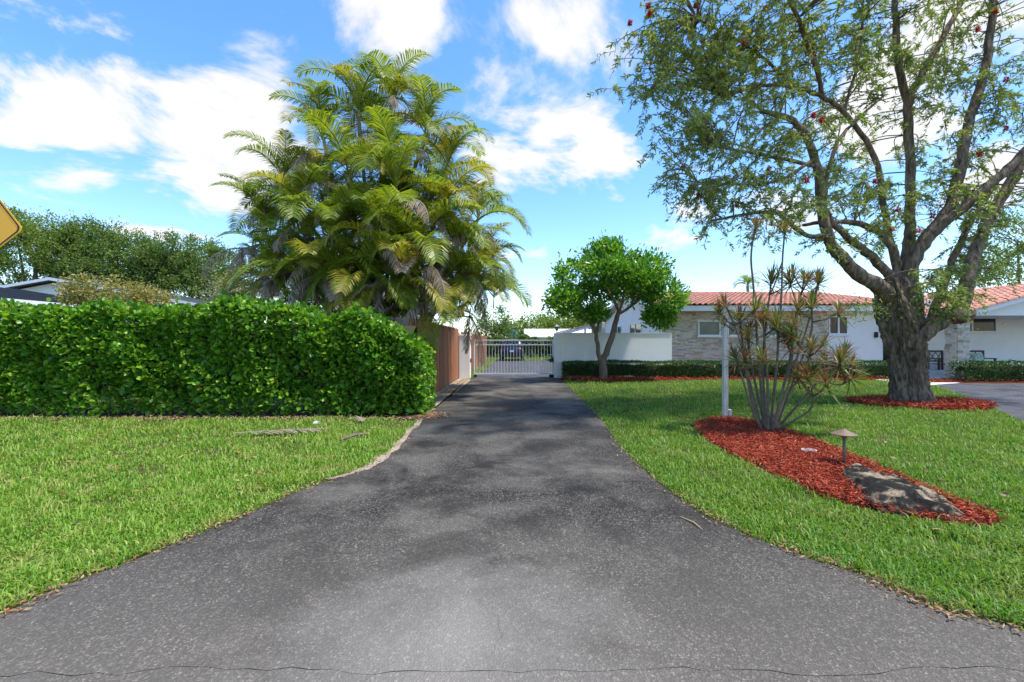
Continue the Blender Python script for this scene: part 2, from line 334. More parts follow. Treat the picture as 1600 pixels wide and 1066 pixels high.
def inpoly(x, y, poly):
    ins = np.zeros(len(x), bool); n = len(poly); j = n - 1
    for i in range(n):
        xi, yi, xj, yj = poly[i][0], poly[i][1], poly[j][0], poly[j][1]
        if yi != yj:
            ins ^= ((yi > y) != (yj > y)) & (x < (xj - xi) * (y - yi) / (yj - yi) + xi)
        j = i
    return ins
def unit(a): return a / np.maximum(np.linalg.norm(a, axis=1, keepdims=True), 1e-6)
def leaves(pts, dirs, length, width, cup=.15, shape='diamond', sag=0.0):
    """one folded leaf per point: arrays in, (verts, faces, totals) out"""
    n = len(pts); d = unit(dirs); r = unit(rng.normal(size=(n, 3))); s = unit(np.cross(d, r)); nn = np.cross(s, d)
    ln = (np.asarray(length) * np.ones(n))[:, None]; wd = (np.asarray(width) * np.ones(n))[:, None]
    dz = np.array([[0, 0, 1.0]])
    if shape == 'diamond':
        v = np.stack([pts, pts + d * ln * .5 + s * wd * .5 + nn * wd * cup, pts + d * ln - dz * ln * sag, pts + d * ln * .5 - s * wd * .5 + nn * wd * cup], 1)
        idx = np.arange(n)[:, None] * 4; f = np.concatenate([idx, idx + 1, idx + 2, idx, idx + 2, idx + 3], 1).ravel(); tot = np.full(2 * n, 3)
        return v.reshape(-1, 3), f, tot
    # rounded six-corner leaf
    v = np.stack([pts, pts + d * ln * .35 + s * wd * .42 + nn * wd * cup, pts + d * ln * .75 + s * wd * .46 + nn * wd * cup, pts + d * ln - dz * ln * sag,
                  pts + d * ln * .75 - s * wd * .46 + nn * wd * cup, pts + d * ln * .35 - s * wd * .42 + nn * wd * cup], 1)
    idx = np.arange(n)[:, None] * 6; f = np.concatenate([idx, idx + 1, idx + 2, idx + 3, idx, idx + 3, idx + 4, idx + 5], 1).ravel(); tot = np.full(2 * n, 4)
    return v.reshape(-1, 3), f, tot
def leafobj(name, data, mat, parent=None, base=(0, 0, 0), kind='stuff'):
    b = origin(parent) if parent else Vector(base)
    v = data[0] - np.array([b.x, b.y, b.z]); o = link(name, mesh_np(name, v, data[1], data[2], mat), parent)
    if not parent: o.location = b
    if kind: o['kind'] = kind
    return o
def joind(parts):
    vs, fs, ts, k = [], [], [], 0
    for v, f, t in parts: vs.append(v); fs.append(f + k); ts.append(t); k += len(v)
    return np.concatenate(vs), np.concatenate(fs), np.concatenate(ts)

# ================================================================== THE GROUND
sheet('ground', [(-900, -40), (900, -40), (900, 1500), (-900, 1500)], 0, M['soil'], 'flat green ground under the lawns')
Ledge = smoothpoly([G(*p).xy for p in [(0, 962), (60, 935), (150, 900), (250, 862), (330, 828), (400, 797), (470, 768), (540, 745), (590, 727), (625, 700), (645, 670), (670, 647), (700, 622), (737, 594)]], 1)
Redge = smoothpoly([G(*p).xy for p in [(880, 597), (905, 622), (935, 652), (958, 682), (975, 708), (1010, 738), (1060, 778), (1120, 815), (1190, 848), (1260, 873), (1330, 895), (1390, 918), (1440, 943), (1500, 962), (1600, 985)]], 1)
def wob(p, a=.018): return Vector((p[0] + rnd.uniform(-a, a), p[1] + rnd.uniform(-a, a)))
Ledge = [wob(p) for p in Ledge]; Redge = [wob(p) for p in Redge]
seam = [Vector((x * .09, 1.955 + .018 * math.sin(x * .35) + rnd.uniform(-.02, .02))) for x in range(-60, 61)]
drive_poly = [Vector((-30, 1.99)), Vector((-6, 2.0))] + Ledge + [Vector((-1.75, 18.0)), Vector((1.5, 18.0))] + Redge + [Vector((6, 2.05)), Vector((30, 2.0))] + [Vector((30, 1.94))] + [p + Vector((0, rnd.choice((.0003, .0003, .0015, .003)))) for p in seam[::-1]] + [Vector((-30, 1.94))]
sheet('driveway', drive_poly, .008, M['asphalt'], 'worn black asphalt driveway flaring towards the street')
sheet('road', [(-60, -8), (60, -8), (60, 1.93)] + seam[::-1] + [(-60, 1.93)], .007, M['asphalt'], 'asphalt street at the foot of the driveway')
sheet('parking_court', [(-1.75, 18.0), (1.5, 18.0), (3.0, 19.5), (3.6, 34.4), (-1.7, 34.4), (-1.75, 26)], .007, M['asphalt2'], 'paler grey asphalt behind the gate')
rd_near = smoothpoly([G(*p).xy for p in [(1442, 600), (1470, 607), (1500, 617), (1530, 628), (1560, 642), (1600, 660)]], 1)
sheet('circular_drive', [Vector((30, 3.5)), Vector((14, 5.0))][::-1][:0] + rd_near + [Vector((11.5, 6.3)), Vector((18, 4.0)), Vector((30, 3.5)), Vector((30, 15.4)), Vector((19, 15.7)), Vector((15.2, 15.7))], .008, M['asphalt2'], 'grey asphalt drive curving past the porch')
sheet('garden_path', [G(*p).xy for p in [(1345, 590), (1400, 586), (1445, 588), (1500, 599), (1446, 603), (1395, 598)]], .012, M['concrete'], 'pale concrete path to the front door')
sheet('dirt_strip', [Vector((p[0] - .02, p[1])) for p in Ledge[14:]] + [Vector((-2.0, 18)), Vector((-2.36, 18)), Vector((-2.36, 9.9)), Vector((-1.75, 8.8)), Vector((-1.72, 7.6)), Vector((-1.62, 6.6))], .004, M['dirt'], 'sandy dirt strip between fence and driveway')
sheet('hedge_soil', [(-14, 8.2), (-1.75, 8.25), (-1.6, 9.0), (-2.36, 9.8), (-14, 10.2)], .006, M['bedsoil'], 'dark soil under the leafy hedge')

# mulch beds
bed_px = [(1085, 668), (1095, 660), (1130, 655), (1175, 660), (1235, 677), (1300, 703), (1370, 733), (1440, 765), (1510, 795), (1560, 812), (1568, 820), (1545, 828), (1490, 826), (1420, 815), (1340, 796), (1260, 770), (1190, 740), (1130, 706), (1098, 686)]
bed = smoothpoly([G(*p).xy for p in bed_px], 2, True)
ring = [Vector((9.15 + 1.45 * math.cos(a) * (1 + .08 * math.sin(3 * a)), 10.35 + 1.0 * math.sin(a))) for a in [k * math.pi / 16 for k in range(32)]]
strip = [Vector(p) for p in [(1.62, 17.95), (1.62, 16.9), (2.2, 16.3), (3.4, 16.15), (4.6, 16.6), (6.0, 17.0), (9.5, 17.15), (14.6, 17.3), (14.9, 19.3), (6.2, 19.4), (6.1, 18.15)]]
strip2 = [Vector(p) for p in [(14.2, 16.0), (26, 15.72), (26, 16.95), (14.5, 16.95)]]
def chips(poly, n, ln, z, name, label, parent=None):
    xs = [p[0] for p in poly]; ys = [p[1] for p in poly]
    x = rng.uniform(min(xs), max(xs), n * 3); y = rng.uniform(min(ys), max(ys), n * 3); k = inpoly(x, y, poly); x, y = x[k][:n], y[k][:n]; m = len(x); x = x + rng.normal(0, .022, m); y = y + rng.normal(0, .022, m)
    h = z + np.abs(rng.normal(0, .014, m)) + .012
    a = rng.uniform(0, 2 * np.pi, m); d = np.stack([np.cos(a), np.sin(a), rng.normal(0, .4, m)], 1)
    pts = np.stack([x, y, h], 1)
    return leafobj(name, leaves(pts, d, rng.uniform(.4, 1.2, m) * ln, rng.uniform(.08, .17, m) * ln, .1), M['chip'], parent)
def mound(name, poly, hgt, label):
    c = sum((Vector((p[0], p[1])) for p in poly), Vector((0, 0))) / len(poly); n = len(poly); mb = MB(); vs = []
    for q, hh in ((1, .002), (.93, .7), (.6, 1), (.25, 1)):
        for p in poly: vs.append((c.x + (p[0] - c.x) * q, c.y + (p[1] - c.y) * q, .003 + hgt * hh + (rnd.uniform(-.006, .006) if q < 1 else 0)))
    fs = [(r * n + i, r * n + (i + 1) % n, (r + 1) * n + (i + 1) % n, (r + 1) * n + i) for r in range(3) for i in range(n)] + [tuple(3 * n + i for i in range(n))]
    return tag(mb.add(vs, fs).build(name, M['mulchbase'], None, True), label, None, None, 'structure')
for nm, poly, hgt, n, ln, lab in (('mulch_bed', bed, .05, 34000, .062, 'long oval bed of red wood mulch with a rock'), ('mulch_ring', ring, .07, 9000, .11, 'red mulch ring round the big trunk'),
                                  ('mulch_strip', strip, .07, 5200, .16, 'red mulch strip along the low clipped hedge'), ('mulch_border', strip2, .05, 3000, .16, 'red mulch border before the porch hedge')):
    b_ = mound(nm, poly, hgt, lab); chips(poly, n, ln, hgt - .01, 'wood_chips', '', b_)

# ------------------------------------------------------------------ lawns
def lawn(name, poly, holes, n, dmin, mat, label, blade=.048, holes_out=()):
    xs = [p[0] for p in poly]; ys = [p[1] for p in poly]
    u = rng.uniform(0, 1, n); D0, D1 = max(dmin, min(ys)), max(ys)
    e = -.25; y = (D0 ** e + u * (D1 ** e - D0 ** e)) ** (1 / e)       # denser close to the street
    lim = 1.2 * y + .6
    x = rng.uniform(-1, 1, n) * lim
    k = inpoly(x, y, poly)
    for h in holes: k &= ~inpoly(x, y, h)
    thin = np.sin(x * 3.1 + 1.7 * np.sin(y * 2.3)) * np.sin(y * 3.7 + 1.3 * np.sin(x * 1.9)); k &= rng.random(n) > np.clip((thin - .45) * 1.5, 0, .75)
    x, y = x[k], y[k]; m = len(x)
    x = x + rng.normal(0, .012, m); y = y + rng.normal(0, .012, m)
    a = rng.uniform(0, 2 * np.pi, m); lean = rng.uniform(.15, 1.1, m); sc_ = 1 + y / 11
    tuft = rng.random(m) < .07
    ln = blade * np.where(tuft, rng.uniform(1.3, 2.0, m), rng.uniform(.45, 1.2, m)) * (1 + .3 * np.sin(x * 2.3 + np.sin(y * 1.1)) * np.sin(y * 1.7 + x) + .3 * np.sin(x * 6.1 + 2 * np.sin(y * 3.3)) * np.sin(y * 5.2)) * (1 + y / 40); wd = .0062 * sc_ * rng.uniform(.7, 1.3, m)
    dx, dy = np.cos(a), np.sin(a); s = np.stack([-dy, dx, 0 * a], 1)
    p0 = np.stack([x, y, 0 * x], 1)
    p1 = p0 + np.stack([dx * lean * ln * .35, dy * lean * ln * .35, ln * .62], 1)
    p2 = p1 + np.stack([dx * lean * ln * .65, dy * lean * ln * .65, ln * (.42 - .35 * lean)], 1)
    v = np.stack([p0 - s * wd[:, None] * .5, p0 + s * wd[:, None] * .5, p1 + s * wd[:, None] * .5, p1 - s * wd[:, None] * .5, p2], 1).reshape(-1, 3)
    i = np.arange(m)[:, None] * 5
    f = np.concatenate([i, i + 1, i + 2, i + 3, i + 3, i + 2, i + 4], 1).ravel(); t = np.tile([4, 3], m)
    o = leafobj(name, (v, f, t), mat); return tag(o, label, 'grass', None, 'stuff')
lawnL = [Vector((-9.5, 2.05)), Vector((-6, 2.05))] + [Vector((p[0] - .015 - (.05 if 14 <= i_ < 24 else 0), p[1])) for i_, p in enumerate(Ledge[:22])] + [Vector((-1.75, 8.0)), Vector((-2.4, 8.45)), Vector((-11.5, 8.4))]
lawn('lawn_grass', lawnL, [], 330000, 1.9, M['grassL'], 'yellowish green lawn between hedge and street')
lawnR = [Vector((p[0] + .015, p[1])) for p in Redge] + [Vector((7, 2.15)), Vector((15, 3.0))] + [Vector((12, 6.2))] + rd_near[::-1] + [Vector((14.5, 15.9)), Vector((14, 16.9)), Vector((9.5, 17.1)), Vector((6.0, 16.95)), Vector((4.6, 16.55)), Vector((3.4, 16.1)), Vector((2.2, 16.25)), Vector((1.62, 16.85))]
lawn('lawn_grass', lawnR, [bed, ring], 430000, 2.0, M['grassR'], 'deep green lawn round the red mulch bed')
lawn('lawn_grass', [(-2.3, 18.3), (-1.8, 18.3), (-1.75, 26), (-1.7, 34.5), (3.6, 34.5), (3.6, 42), (-3, 42)], [], 60000, 18, M['grassL'], 'sunny grass strip behind the gate', .07)
# litter along the edges of the asphalt and under the hedge
def litter(name, base, n, spread, label, size=.035):
    k = rng.integers(0, len(base) - 1, n); t = rng.uniform(0, 1, n)
    b_ = np.array([[p[0], p[1]] for p in base]); xy = b_[k] * (1 - t)[:, None] + b_[k + 1] * t[:, None] + rng.normal(0, spread, (n, 2))
    a = rng.uniform(0, 6.28, n); d = np.stack([np.cos(a), np.sin(a), rng.normal(.1, .2, n)], 1)
    o = leafobj(name, leaves(np.column_stack([xy, np.full(n, .018 if spread < .5 else .05) + rng.uniform(0, .012, n)]), d, rng.uniform(.4, 1.5, n) * size, rng.uniform(.15, .5, n) * size, .2), M['litter'])
    return tag(o, label, 'leaf litter', None, 'stuff')
rim_ = [wob(p, .02) for p in smoothpoly(Ledge[14:24], 1)]; tag(sheet('edge_rim', [p + Vector((-.05 - rnd.uniform(0, .06), .02)) for p in rim_] + [p + Vector((rnd.uniform(-.02, .045), -.01)) for p in rim_[::-1]], .012, M['dirt'], 'pale crumbled rim of the driveway beside the left lawn'))
litter('leaf_litter', Ledge, 800, .05, 'dry leaf bits along the left lawn edge')
litter('leaf_litter', Redge, 900, .05, 'reddish dry bits along the right lawn edge')
litter('leaf_litter', [(-12, 8.35), (-7, 8.4), (-1.9, 8.45), (-1.7, 8.9)], 2600, .16, 'brown leaf litter under the hedge', .06)
litter('leaf_litter', [(-2.2, 9.5), (-2.1, 13), (-2.05, 17.5)], 900, .14, 'dry scraps on the sandy strip', .05)

litter('leaf_litter', [(-6, 3.6), (-3.5, 4.6), (-5.5, 6.4), (-2.5, 7.2)], 260, .8, 'scattered dry scraps on the yellowish lawn', .06)
litter('leaf_litter', [(3.4, 4), (5, 6), (3, 8.5), (5, 11), (8, 8)], 200, .8, 'scattered dry scraps on the deep green lawn', .06)
# ================================================================== LEFT: HEDGE, FENCE, GATE
def hedge_thing(name, label, x0, x1, y0, y1, h, n, ll, lw, mat, stems, group=None, top_rough=.06, shape='round'):
    t = thing(name, label, 'hedge', ((x0 + x1) / 2, (y0 + y1) / 2, 0), group)
    # leaves on the front, ends and top, a little inside and outside the clipped face
    A = np.array([(x1 - x0) * h, (y1 - y0) * h, (y1 - y0) * h, (x1 - x0) * (y1 - y0) * .8]); A = A / A.sum()
    cnt = (A * n).astype(int); pts = []; dr = []
    for i, c in enumerate(cnt):
        u = rng.uniform(0, 1, c); v = rng.uniform(0, 1, c); dep = np.abs(rng.normal(0, .10 if h > 1 else .05, c)) - (.06 if h > 1 else .02)
        if i == 0: p = np.stack([x0 + u * (x1 - x0), y0 + dep, .05 + v ** .9 * (h - .05)], 1); d = np.array([0, -1, .35])
        elif i == 1: p = np.stack([x0 + dep, y0 + u * (y1 - y0), .05 + v * (h - .05)], 1); d = np.array([-1, 0, .35])
        elif i == 2: p = np.stack([x1 - dep, y0 + u * (y1 - y0), .05 + v * (h - .05)], 1); d = np.array([1, 0, .35])
        else: p = np.stack([x0 + u * (x1 - x0), y0 + v * (y1 - y0), h - dep], 1); d = np.array([0, -.2, 1])
        pts.append(p); dr.append(np.tile(d, (c, 1)) + rng.normal(0, .65, (c, 3)))
    p = np.concatenate(pts); d = np.concatenate(dr)
    bul = top_rough * (np.sin(p[:, 0] * 2.1) + np.sin(p[:, 0] * 5.3 + p[:, 2] * 3) * .7 + np.sin(p[:, 2] * 4.7 + p[:, 0] * 1.3) * .7)
    p[:, 1] -= bul; p[:, 2] += bul * (p[:, 2] / h) * 1.1 + (rng.exponential(.035, len(p)) * (p[:, 2] > h * .93) if h > 1.9 else 0)
    if h > 1.9: p[:, 2] *= 1 - .42 * np.clip((p[:, 0] - (x1 - 1.3)) / 1.35, 0, 1) ** 1.4
    leafobj('foliage', leaves(p, d, ll * rng.uniform(.6, 1.25, len(p)), lw * rng.uniform(.7, 1.2, len(p)), .18, shape, .1), mat, t)
    for k in range(stems):
        x = x0 + (k + .5 + rnd.uniform(-.3, .3)) * (x1 - x0) / stems; y = (y0 + y1) / 2 + rnd.uniform(-.2, .2) * (y1 - y0); mb = MB()
        mb.tube([(x, y, 0), (x + rnd.uniform(-.1, .1), y - .1, h * .5), (x + rnd.uniform(-.2, .2), y - .1 * rnd.random(), h * .88)], [.03 * h / 2 + .006, .02 * h / 2 + .004, .006], 5); mb.build('stem', M['bark2'], t)
    # twiggy dark sheet closing the view through; inner shade put into its colour
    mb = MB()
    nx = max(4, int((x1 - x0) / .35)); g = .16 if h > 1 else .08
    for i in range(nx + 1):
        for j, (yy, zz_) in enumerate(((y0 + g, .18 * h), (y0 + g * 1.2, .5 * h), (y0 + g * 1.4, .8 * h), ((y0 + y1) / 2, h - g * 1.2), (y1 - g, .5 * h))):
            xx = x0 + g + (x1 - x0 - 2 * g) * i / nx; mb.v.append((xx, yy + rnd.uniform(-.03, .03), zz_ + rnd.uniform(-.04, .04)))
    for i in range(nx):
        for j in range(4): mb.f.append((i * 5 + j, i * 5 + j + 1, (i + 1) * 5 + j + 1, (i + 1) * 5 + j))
    mb.build('inner_shade_sheet', M['innerdark'], t)
    if h > 1.9:
        tm = MB()
        for _ in range(170):
            x = rnd.uniform(x0 + .2, x1 - .2); z = rnd.uniform(.05, h * .8); p0 = Vector((x, y0 + .12, z)); p1 = p0 + Vector((rnd.uniform(-.25, .25), -rnd.uniform(.06, .2), rnd.uniform(.1, .35))); tm.tube([p0, (p0 + p1) / 2 + Vector((.02, 0, 0)), p1], [.007, .006, .003], 4, 0, False)
        tm.build('twigs', M['bark2'], t)['kind'] = 'stuff'
    return t
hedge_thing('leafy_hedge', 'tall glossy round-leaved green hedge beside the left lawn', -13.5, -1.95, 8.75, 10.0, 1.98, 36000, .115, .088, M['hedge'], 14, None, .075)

def board_fence(name, label, runs, group=None):
    a0 = runs[0][0]; t = thing(name, label, 'fence', (a0[0], a0[1], 0), group)
    for (ax, ay), (bx, by), h, mat in runs:
        d = Vector((bx - ax, by - ay, 0)); ln = d.length; d.normalize(); nrm = Vector((-d.y, d.x, 0)); k = int(ln / .142)
        ang = math.atan2(d.y, d.x)
        for i in range(k):
            hh = h + rnd.uniform(-.02, .02); mt = Matrix.Translation(Vector((ax, ay, 0)) + d * (i * ln / k) + nrm * rnd.uniform(-.006, .006)) @ Matrix.Rotation(ang + rnd.uniform(-.02, .02), 4, 'Z') @ Matrix.Rotation(rnd.uniform(-.004, .004), 4, 'Y')
            mb = MB(); wv = ln / k - .008; c = .02
            mb.prism([mt @ Vector(q) for q in ((0, -.011, .03), (wv, -.011, .03), (wv, -.011, hh - c), (wv - c, -.011, hh), (c, -.011, hh), (0, -.011, hh - c))], mt.to_3x3() @ Vector((0, .022, 0)))
            mb.build('board', M[mat], t)
        for z in (.35, h * .55, h - .3):
            mb = MB(); mt = Matrix.Translation(Vector((ax, ay, 0))) @ Matrix.Rotation(ang, 4, 'Z'); mb.box(0, ln, .022, .06, z, z + .085, mt); mb.build('rail', M['fencegrey'], t)
        for q in range(int(ln / 2.2) + 1):
            mb = MB(); mt = Matrix.Translation(Vector((ax, ay, 0)) + d * min(ln - .1, q * 2.2)) @ Matrix.Rotation(ang, 4, 'Z'); mb.box(0, .09, .065, .155, 0, h - .05, mt); mb.build('post', M['fencegrey'], t)
    return t
board_fence('board_fence', 'red-brown board fence with a weathered grey end behind the hedge', [((-2.36, 9.85), (-2.36, 17.75), 1.95, 'fence'), ((-3.9, 9.83), (-2.38, 9.83), 1.97, 'fencegrey')])
board_fence('board_fence', 'red-brown board fence running on behind the gate post', [((-2.36, 18.5), (-2.36, 33), 1.85, 'fence')])

t = thing('gate_pillar', 'square white masonry gate post beside the board fence', 'gate post', (-2.15, 18.1, 0))
MB().box(-2.35, -1.93, 17.85, 18.3, 0, 1.66).build('shaft', M['white'], t, bevel=.01)
MB().box(-2.37, -1.91, 17.83, 18.32, 1.66, 1.74).build('cap', M['white'], t, bevel=.01)
MB().box(-1.925, -1.88, 17.95, 18.03, .62, .78).build('latch', M['iron'], t)

t = thing('sliding_gate', 'white metal picket gate across the driveway on small wheels', 'gate', (.2, 18.35, 0))
gy = 18.35; gx0, gx1 = -1.82, 1.39
for z0, z1 in ((.13, .18), (1.30, 1.345), (1.48, 1.53)): MB().box(gx0, gx1, gy - .025, gy + .025, z0, z1).build('rail', M['metalwhite'], t)
for x in (gx0, gx1 - .05): MB().box(x, x + .05, gy - .026, gy + .026, .126, 1.535).build('stile', M['metalwhite'], t)
for k in range(25):
    x = gx0 + .12 + k * (gx1 - gx0 - .24) / 24; MB().box(x - .010, x + .010, gy - .010, gy + .010, .18, 1.30).build('picket', M['metalwhite'], t)
for k in range(12):
    x = gx0 + .2 + k * (gx1 - gx0 - .4) / 11; mb = MB()
    mb.tube([(x + .075 * math.cos(a), gy, 1.4125 + .066 * math.sin(a)) for a in [q * math.pi / 7 for q in range(15)]], [.008] * 15, 5, 0, False); mb.build('ring', M['metalwhite'], t)
for x in (gx0 + .06, gx1 - .12, gx1 - .02):
    mb = MB(); mb.tube([(x, gy - .03, .066), (x, gy + .03, .066)], [.062, .062], 14); mb.build('wheel', M['rubber'], t)
mb = MB(); mb.box(gx1 - .16, gx1 + .0, gy - .10, gy - .03, .62, .76); mb.box(gx1 - .1, gx1 - .02, gy - .09, gy - .03, .76, .84); mb.build('lock_box', M['iron'], t)

t = thing('garden_wall', 'plain white rendered wall between gate and stone house front', 'wall', (3.7, 18.3, 0))
wall = MB().box(1.42, 6.12, 18.22, 18.42, 0, 1.77).build('wall_panel', M['white'], t)
MB().box(1.40, 1.74, 18.12, 18.46, 0, 1.78).build('end_pier', M['white'], t, bevel=.01)
MB().box(1.75, 6.12, 18.20, 18.44, 1.772, 1.80).build('coping', M['white'], t)
t = thing('pier_lantern', 'small metal lantern standing on the white wall end', 'lantern', (1.52, 18.3, 1.78))
MB().lathe((1.52, 18.3, 1.78), [(.06, 0), (.06, .015), (.018, .03), (.018, .10), (.05, .115)], 8).build('stem', M['galv'], t)
MB().lathe((1.52, 18.3, 1.895), [(.055, 0), (.075, .15)], 6).build('glass_body', M['glass'], t)
MB().lathe((1.52, 18.3, 2.045), [(.10, 0), (.085, .03), (.02, .08), (.01, .11)], 6).build('roof_cap', M['galv'], t)

# ================================================================== THE HOUSE
HX, HD = 6.14, 19.5
house = thing('ranch_house', 'white ranch house with red barrel-tile roof and stacked-stone front', 'house', (HX, HD, 0))
def zpx(y, D): return EYE + (VY - y) * D / FPX
SOF = 2.73
MB().box(HX, 13.2, HD + .02, HD + .24, 0, SOF + .1).build('front_wall', M['white'], house)
wins = [(7.65, 8.61, 1.69, 2.35), (8.9, 9.8, 1.69, 2.35), (10.62, 11.6, 1.69, 2.35)]
def window(x0, x1, z0, z1, y, pm, mull=(), sash=None):
    mb = MB(); f = .055; mb.box(x0, x1, y - .06, y - .002, z0, z0 + f); mb.box(x0, x1, y - .06, y - .002, z1 - f, z1); mb.box(x0, x0 + f, y - .058, y - .002, z0 + f, z1 - f); mb.box(x1 - f, x1, y - .058, y - .002, z0 + f, z1 - f)
    w_ = mb.build('window', M['whitepaint'], house)
    MB().box(x0 + f, x1 - f, y - .022, y - .003, z0 + f, z1 - f).build('pane', pm, w_)
    for mx_ in mull: MB().box(mx_ - .035, mx_ + .035, y - .057, y - .023, z0 + f, z1 - f).build('mullion', M['whitepaint'], w_)
    MB().box(x0 - .05, x1 + .05, y - .09, y - .0025, z0 - .06, z0 - .003).build('sill', M['whitepaint'], w_)
    return w_
for x0, x1, z0, z1 in wins:
    wnd = window(x0, x1, z0, z1, HD - .02, M['glass'])
    for k in range(9): MB().box(x0 + .056, x1 - .056, HD - .046, HD - .043, z0 + .075 + k * .06, z0 + .10 + k * .06).build('blind_slat', M['glass'], wnd)
# stacked ledger stone, laid strip by strip round the windows
def ledger(x0, x1, z0, z1, y, holes, face='front', hs_=(.035, .075), ls=(.12, .42)):
    mb = MB(); z = z0
    while z < z1 - .01:
        h = min(rnd.uniform(*hs_), z1 - z)
        segs = [(x0, x1)]
        for hx0, hx1, hz0, hz1 in holes:
            if z + h > hz0 and z < hz1:
                ns = []
                for a, b in segs:
                    if hx1 <= a or hx0 >= b: ns.append((a, b)); continue
                    if hx0 > a: ns.append((a, hx0))
                    if hx1 < b: ns.append((hx1, b))
                segs = ns
        for a, b in segs:
            x = a
            while x < b - .005:
                l = rnd.uniform(*ls)
                if b - x - l < .1: l = b - x
                d = rnd.uniform(.012, .055)
                if face == 'front': mb.box(x + .002, x + l - .002, y - d, y + .01, z + .002, z + h - .003)
                else: mb.box(y - d, y + .01, x + .002, x + l - .002, z + .002, z + h - .003)
                x += l
        z += h
    return mb
o = ledger(HX, 13.2, .02, SOF, HD + .02, [(a - .05, b + .05, c - .06, d) for a, b, c, d in wins]).build('stone_cladding', M['stone'], house); o['kind'] = 'stuff'
# white front to the right, door, porch
MB().box(13.203, 15.6, HD + .01, HD + .24, 0, SOF + .1).build('front_wall', M['white'], house)
window(13.25, 14.08, 1.75, 2.54, HD + .01, M['glassdark'], (13.67,))
MB().box(15.6, 17.0, HD + .25, HD + .45, 0, SOF + .1).build('entry_wall', M['white'], house)
dr = MB().box(15.72, 16.62, HD + .20, HD + .248, .19, 2.25).build('door', M['door'], house)
MB().box(15.78, 16.0, HD + .185, HD + .199, .4, 2.1).build('door_glass', M['glassdark'], dr)
MB().lathe((16.5, HD + .16, 1.15), [(.03, 0), (.03, .04)], 8).build('door_handle', M['galv'], dr)
MB().box(17.0, 26, 19.9, 20.1, 0, 3.3).build('porch_wall', M['white'], house)
window(19.62, 20.85, 1.86, 2.58, 19.9, M['glassdark'], (19.78,))
MB().box(15.3, 26, 17.0, 19.45, 0, .10).build('porch_floor', M['concrete'], house)
MB().box(15.62, 17.6, 18.5, 19.44, .102, .28).build('step', M['concrete'], house)
sc_ = MB().box(15.22, 15.32, HD - .10, HD + .008, 1.62, 1.86).build('wall_lamp', M['iron'], house)
mb = ledger(16.35, 16.8, .0, 2.44, 17.0, [], 'front', (.06, .11), (.12, .3)); m2 = ledger(17.0, 17.45, .0, 2.44, 16.35, [], 'side', (.06, .11), (.12, .3)); mb.add(m2.v, m2.f); mb.box(16.352, 16.8, 17.002, 17.45, 0, 2.44)
mb.build('stone_column', M['stone'], house)
# gable wall and side windows
ridD, ridZ, eavZ = 26.0, 4.20, 2.95
MB().prism([(HX, HD + .25, 0), (HX, 32.5, 0), (HX, 32.5, 2.98), (HX, ridD, 4.1), (HX, HD + .25, 2.98)], (.2, 0, 0)).build('gable_wall', M['white'], house)
for y0, y1 in ((22.75, 25.1), (27.2, 29.3)):
    mb = MB(); z0, z1 = 1.75, 2.42
    mb.box(HX - .05, HX - .002, y0, y1, z0, z0 + .06); mb.box(HX - .05, HX - .002, y0, y1, z1 - .06, z1); mb.box(HX - .048, HX - .002, y0, y0 + .06, z0 + .06, z1 - .06); mb.box(HX - .048, HX - .002, y1 - .06, y1, z0 + .06, z1 - .06); mb.box(HX - .047, HX - .002, (y0 + y1) / 2 - .04, (y0 + y1) / 2 + .04, z0 + .06, z1 - .06)
    w_ = mb.build('window', M['whitepaint'], house); MB().box(HX - .02, HX - .003, y0 + .06, y1 - .06, z0 + .06, z1 - .06).build('pane', M['glassdark'], w_)
# roof: deck, fascia, then barrel tiles
roof = MB().prism([(HX - .35, 19.0, eavZ), (HX - .35, ridD, ridZ), (HX - .35, 33.0, eavZ), (HX - .35, 33.0, eavZ - .06), (HX - .35, ridD, ridZ - .07), (HX - .35, 19.0, eavZ - .06)], (11.5, 0, 0)).build('roof', M['whitepaint'], house)
MB().box(HX - .35, 17.5, 18.96, 19.0, SOF + .0, eavZ - .005).build('fascia', M['whitepaint'], roof)
MB().box(HX - .34, 17.4, 19.0, HD + .02, SOF + .02, SOF + .05).build('soffit', M['white'], roof)
MB().prism([(HX - .39, 19.0, eavZ - .22), (HX - .39, ridD, ridZ - .24), (HX - .39, 33.0, eavZ - .22), (HX - .39, 33.0, eavZ - .01), (HX - .39, ridD, ridZ - .01), (HX - .39, 19.0, eavZ - .01)], (.04, 0, 0)).build('barge_board', M['whitepaint'], roof)
def tile_mesh(r=.11, ln=.46, seg=7):
    mb = MB(); vs = []
    for q, rr, z in ((0, r, 0.0), (1, r * .86, -.012)):
        for k in range(seg + 1):
            a = math.pi * k / seg; vs.append((rr * math.cos(a), q * ln, rr * math.sin(a) * .85 + z))
    for k in range(seg + 1): vs.append((r * .86 * math.cos(math.pi * k / seg), 0, r * .72 * math.sin(math.pi * k / seg)))
    s1 = seg + 1; fs = [(k, k + 1, s1 + k + 1, s1 + k) for k in range(seg)] + [(k + 1, k, 2 * s1 + k, 2 * s1 + k + 1) for k in range(seg)]
    return mb.add(vs, fs).mesh('tile', M['tile'], (0, 0, 0), False)
TM = tile_mesh()
pitch = math.atan2(ridZ - eavZ, ridD - 19.0)
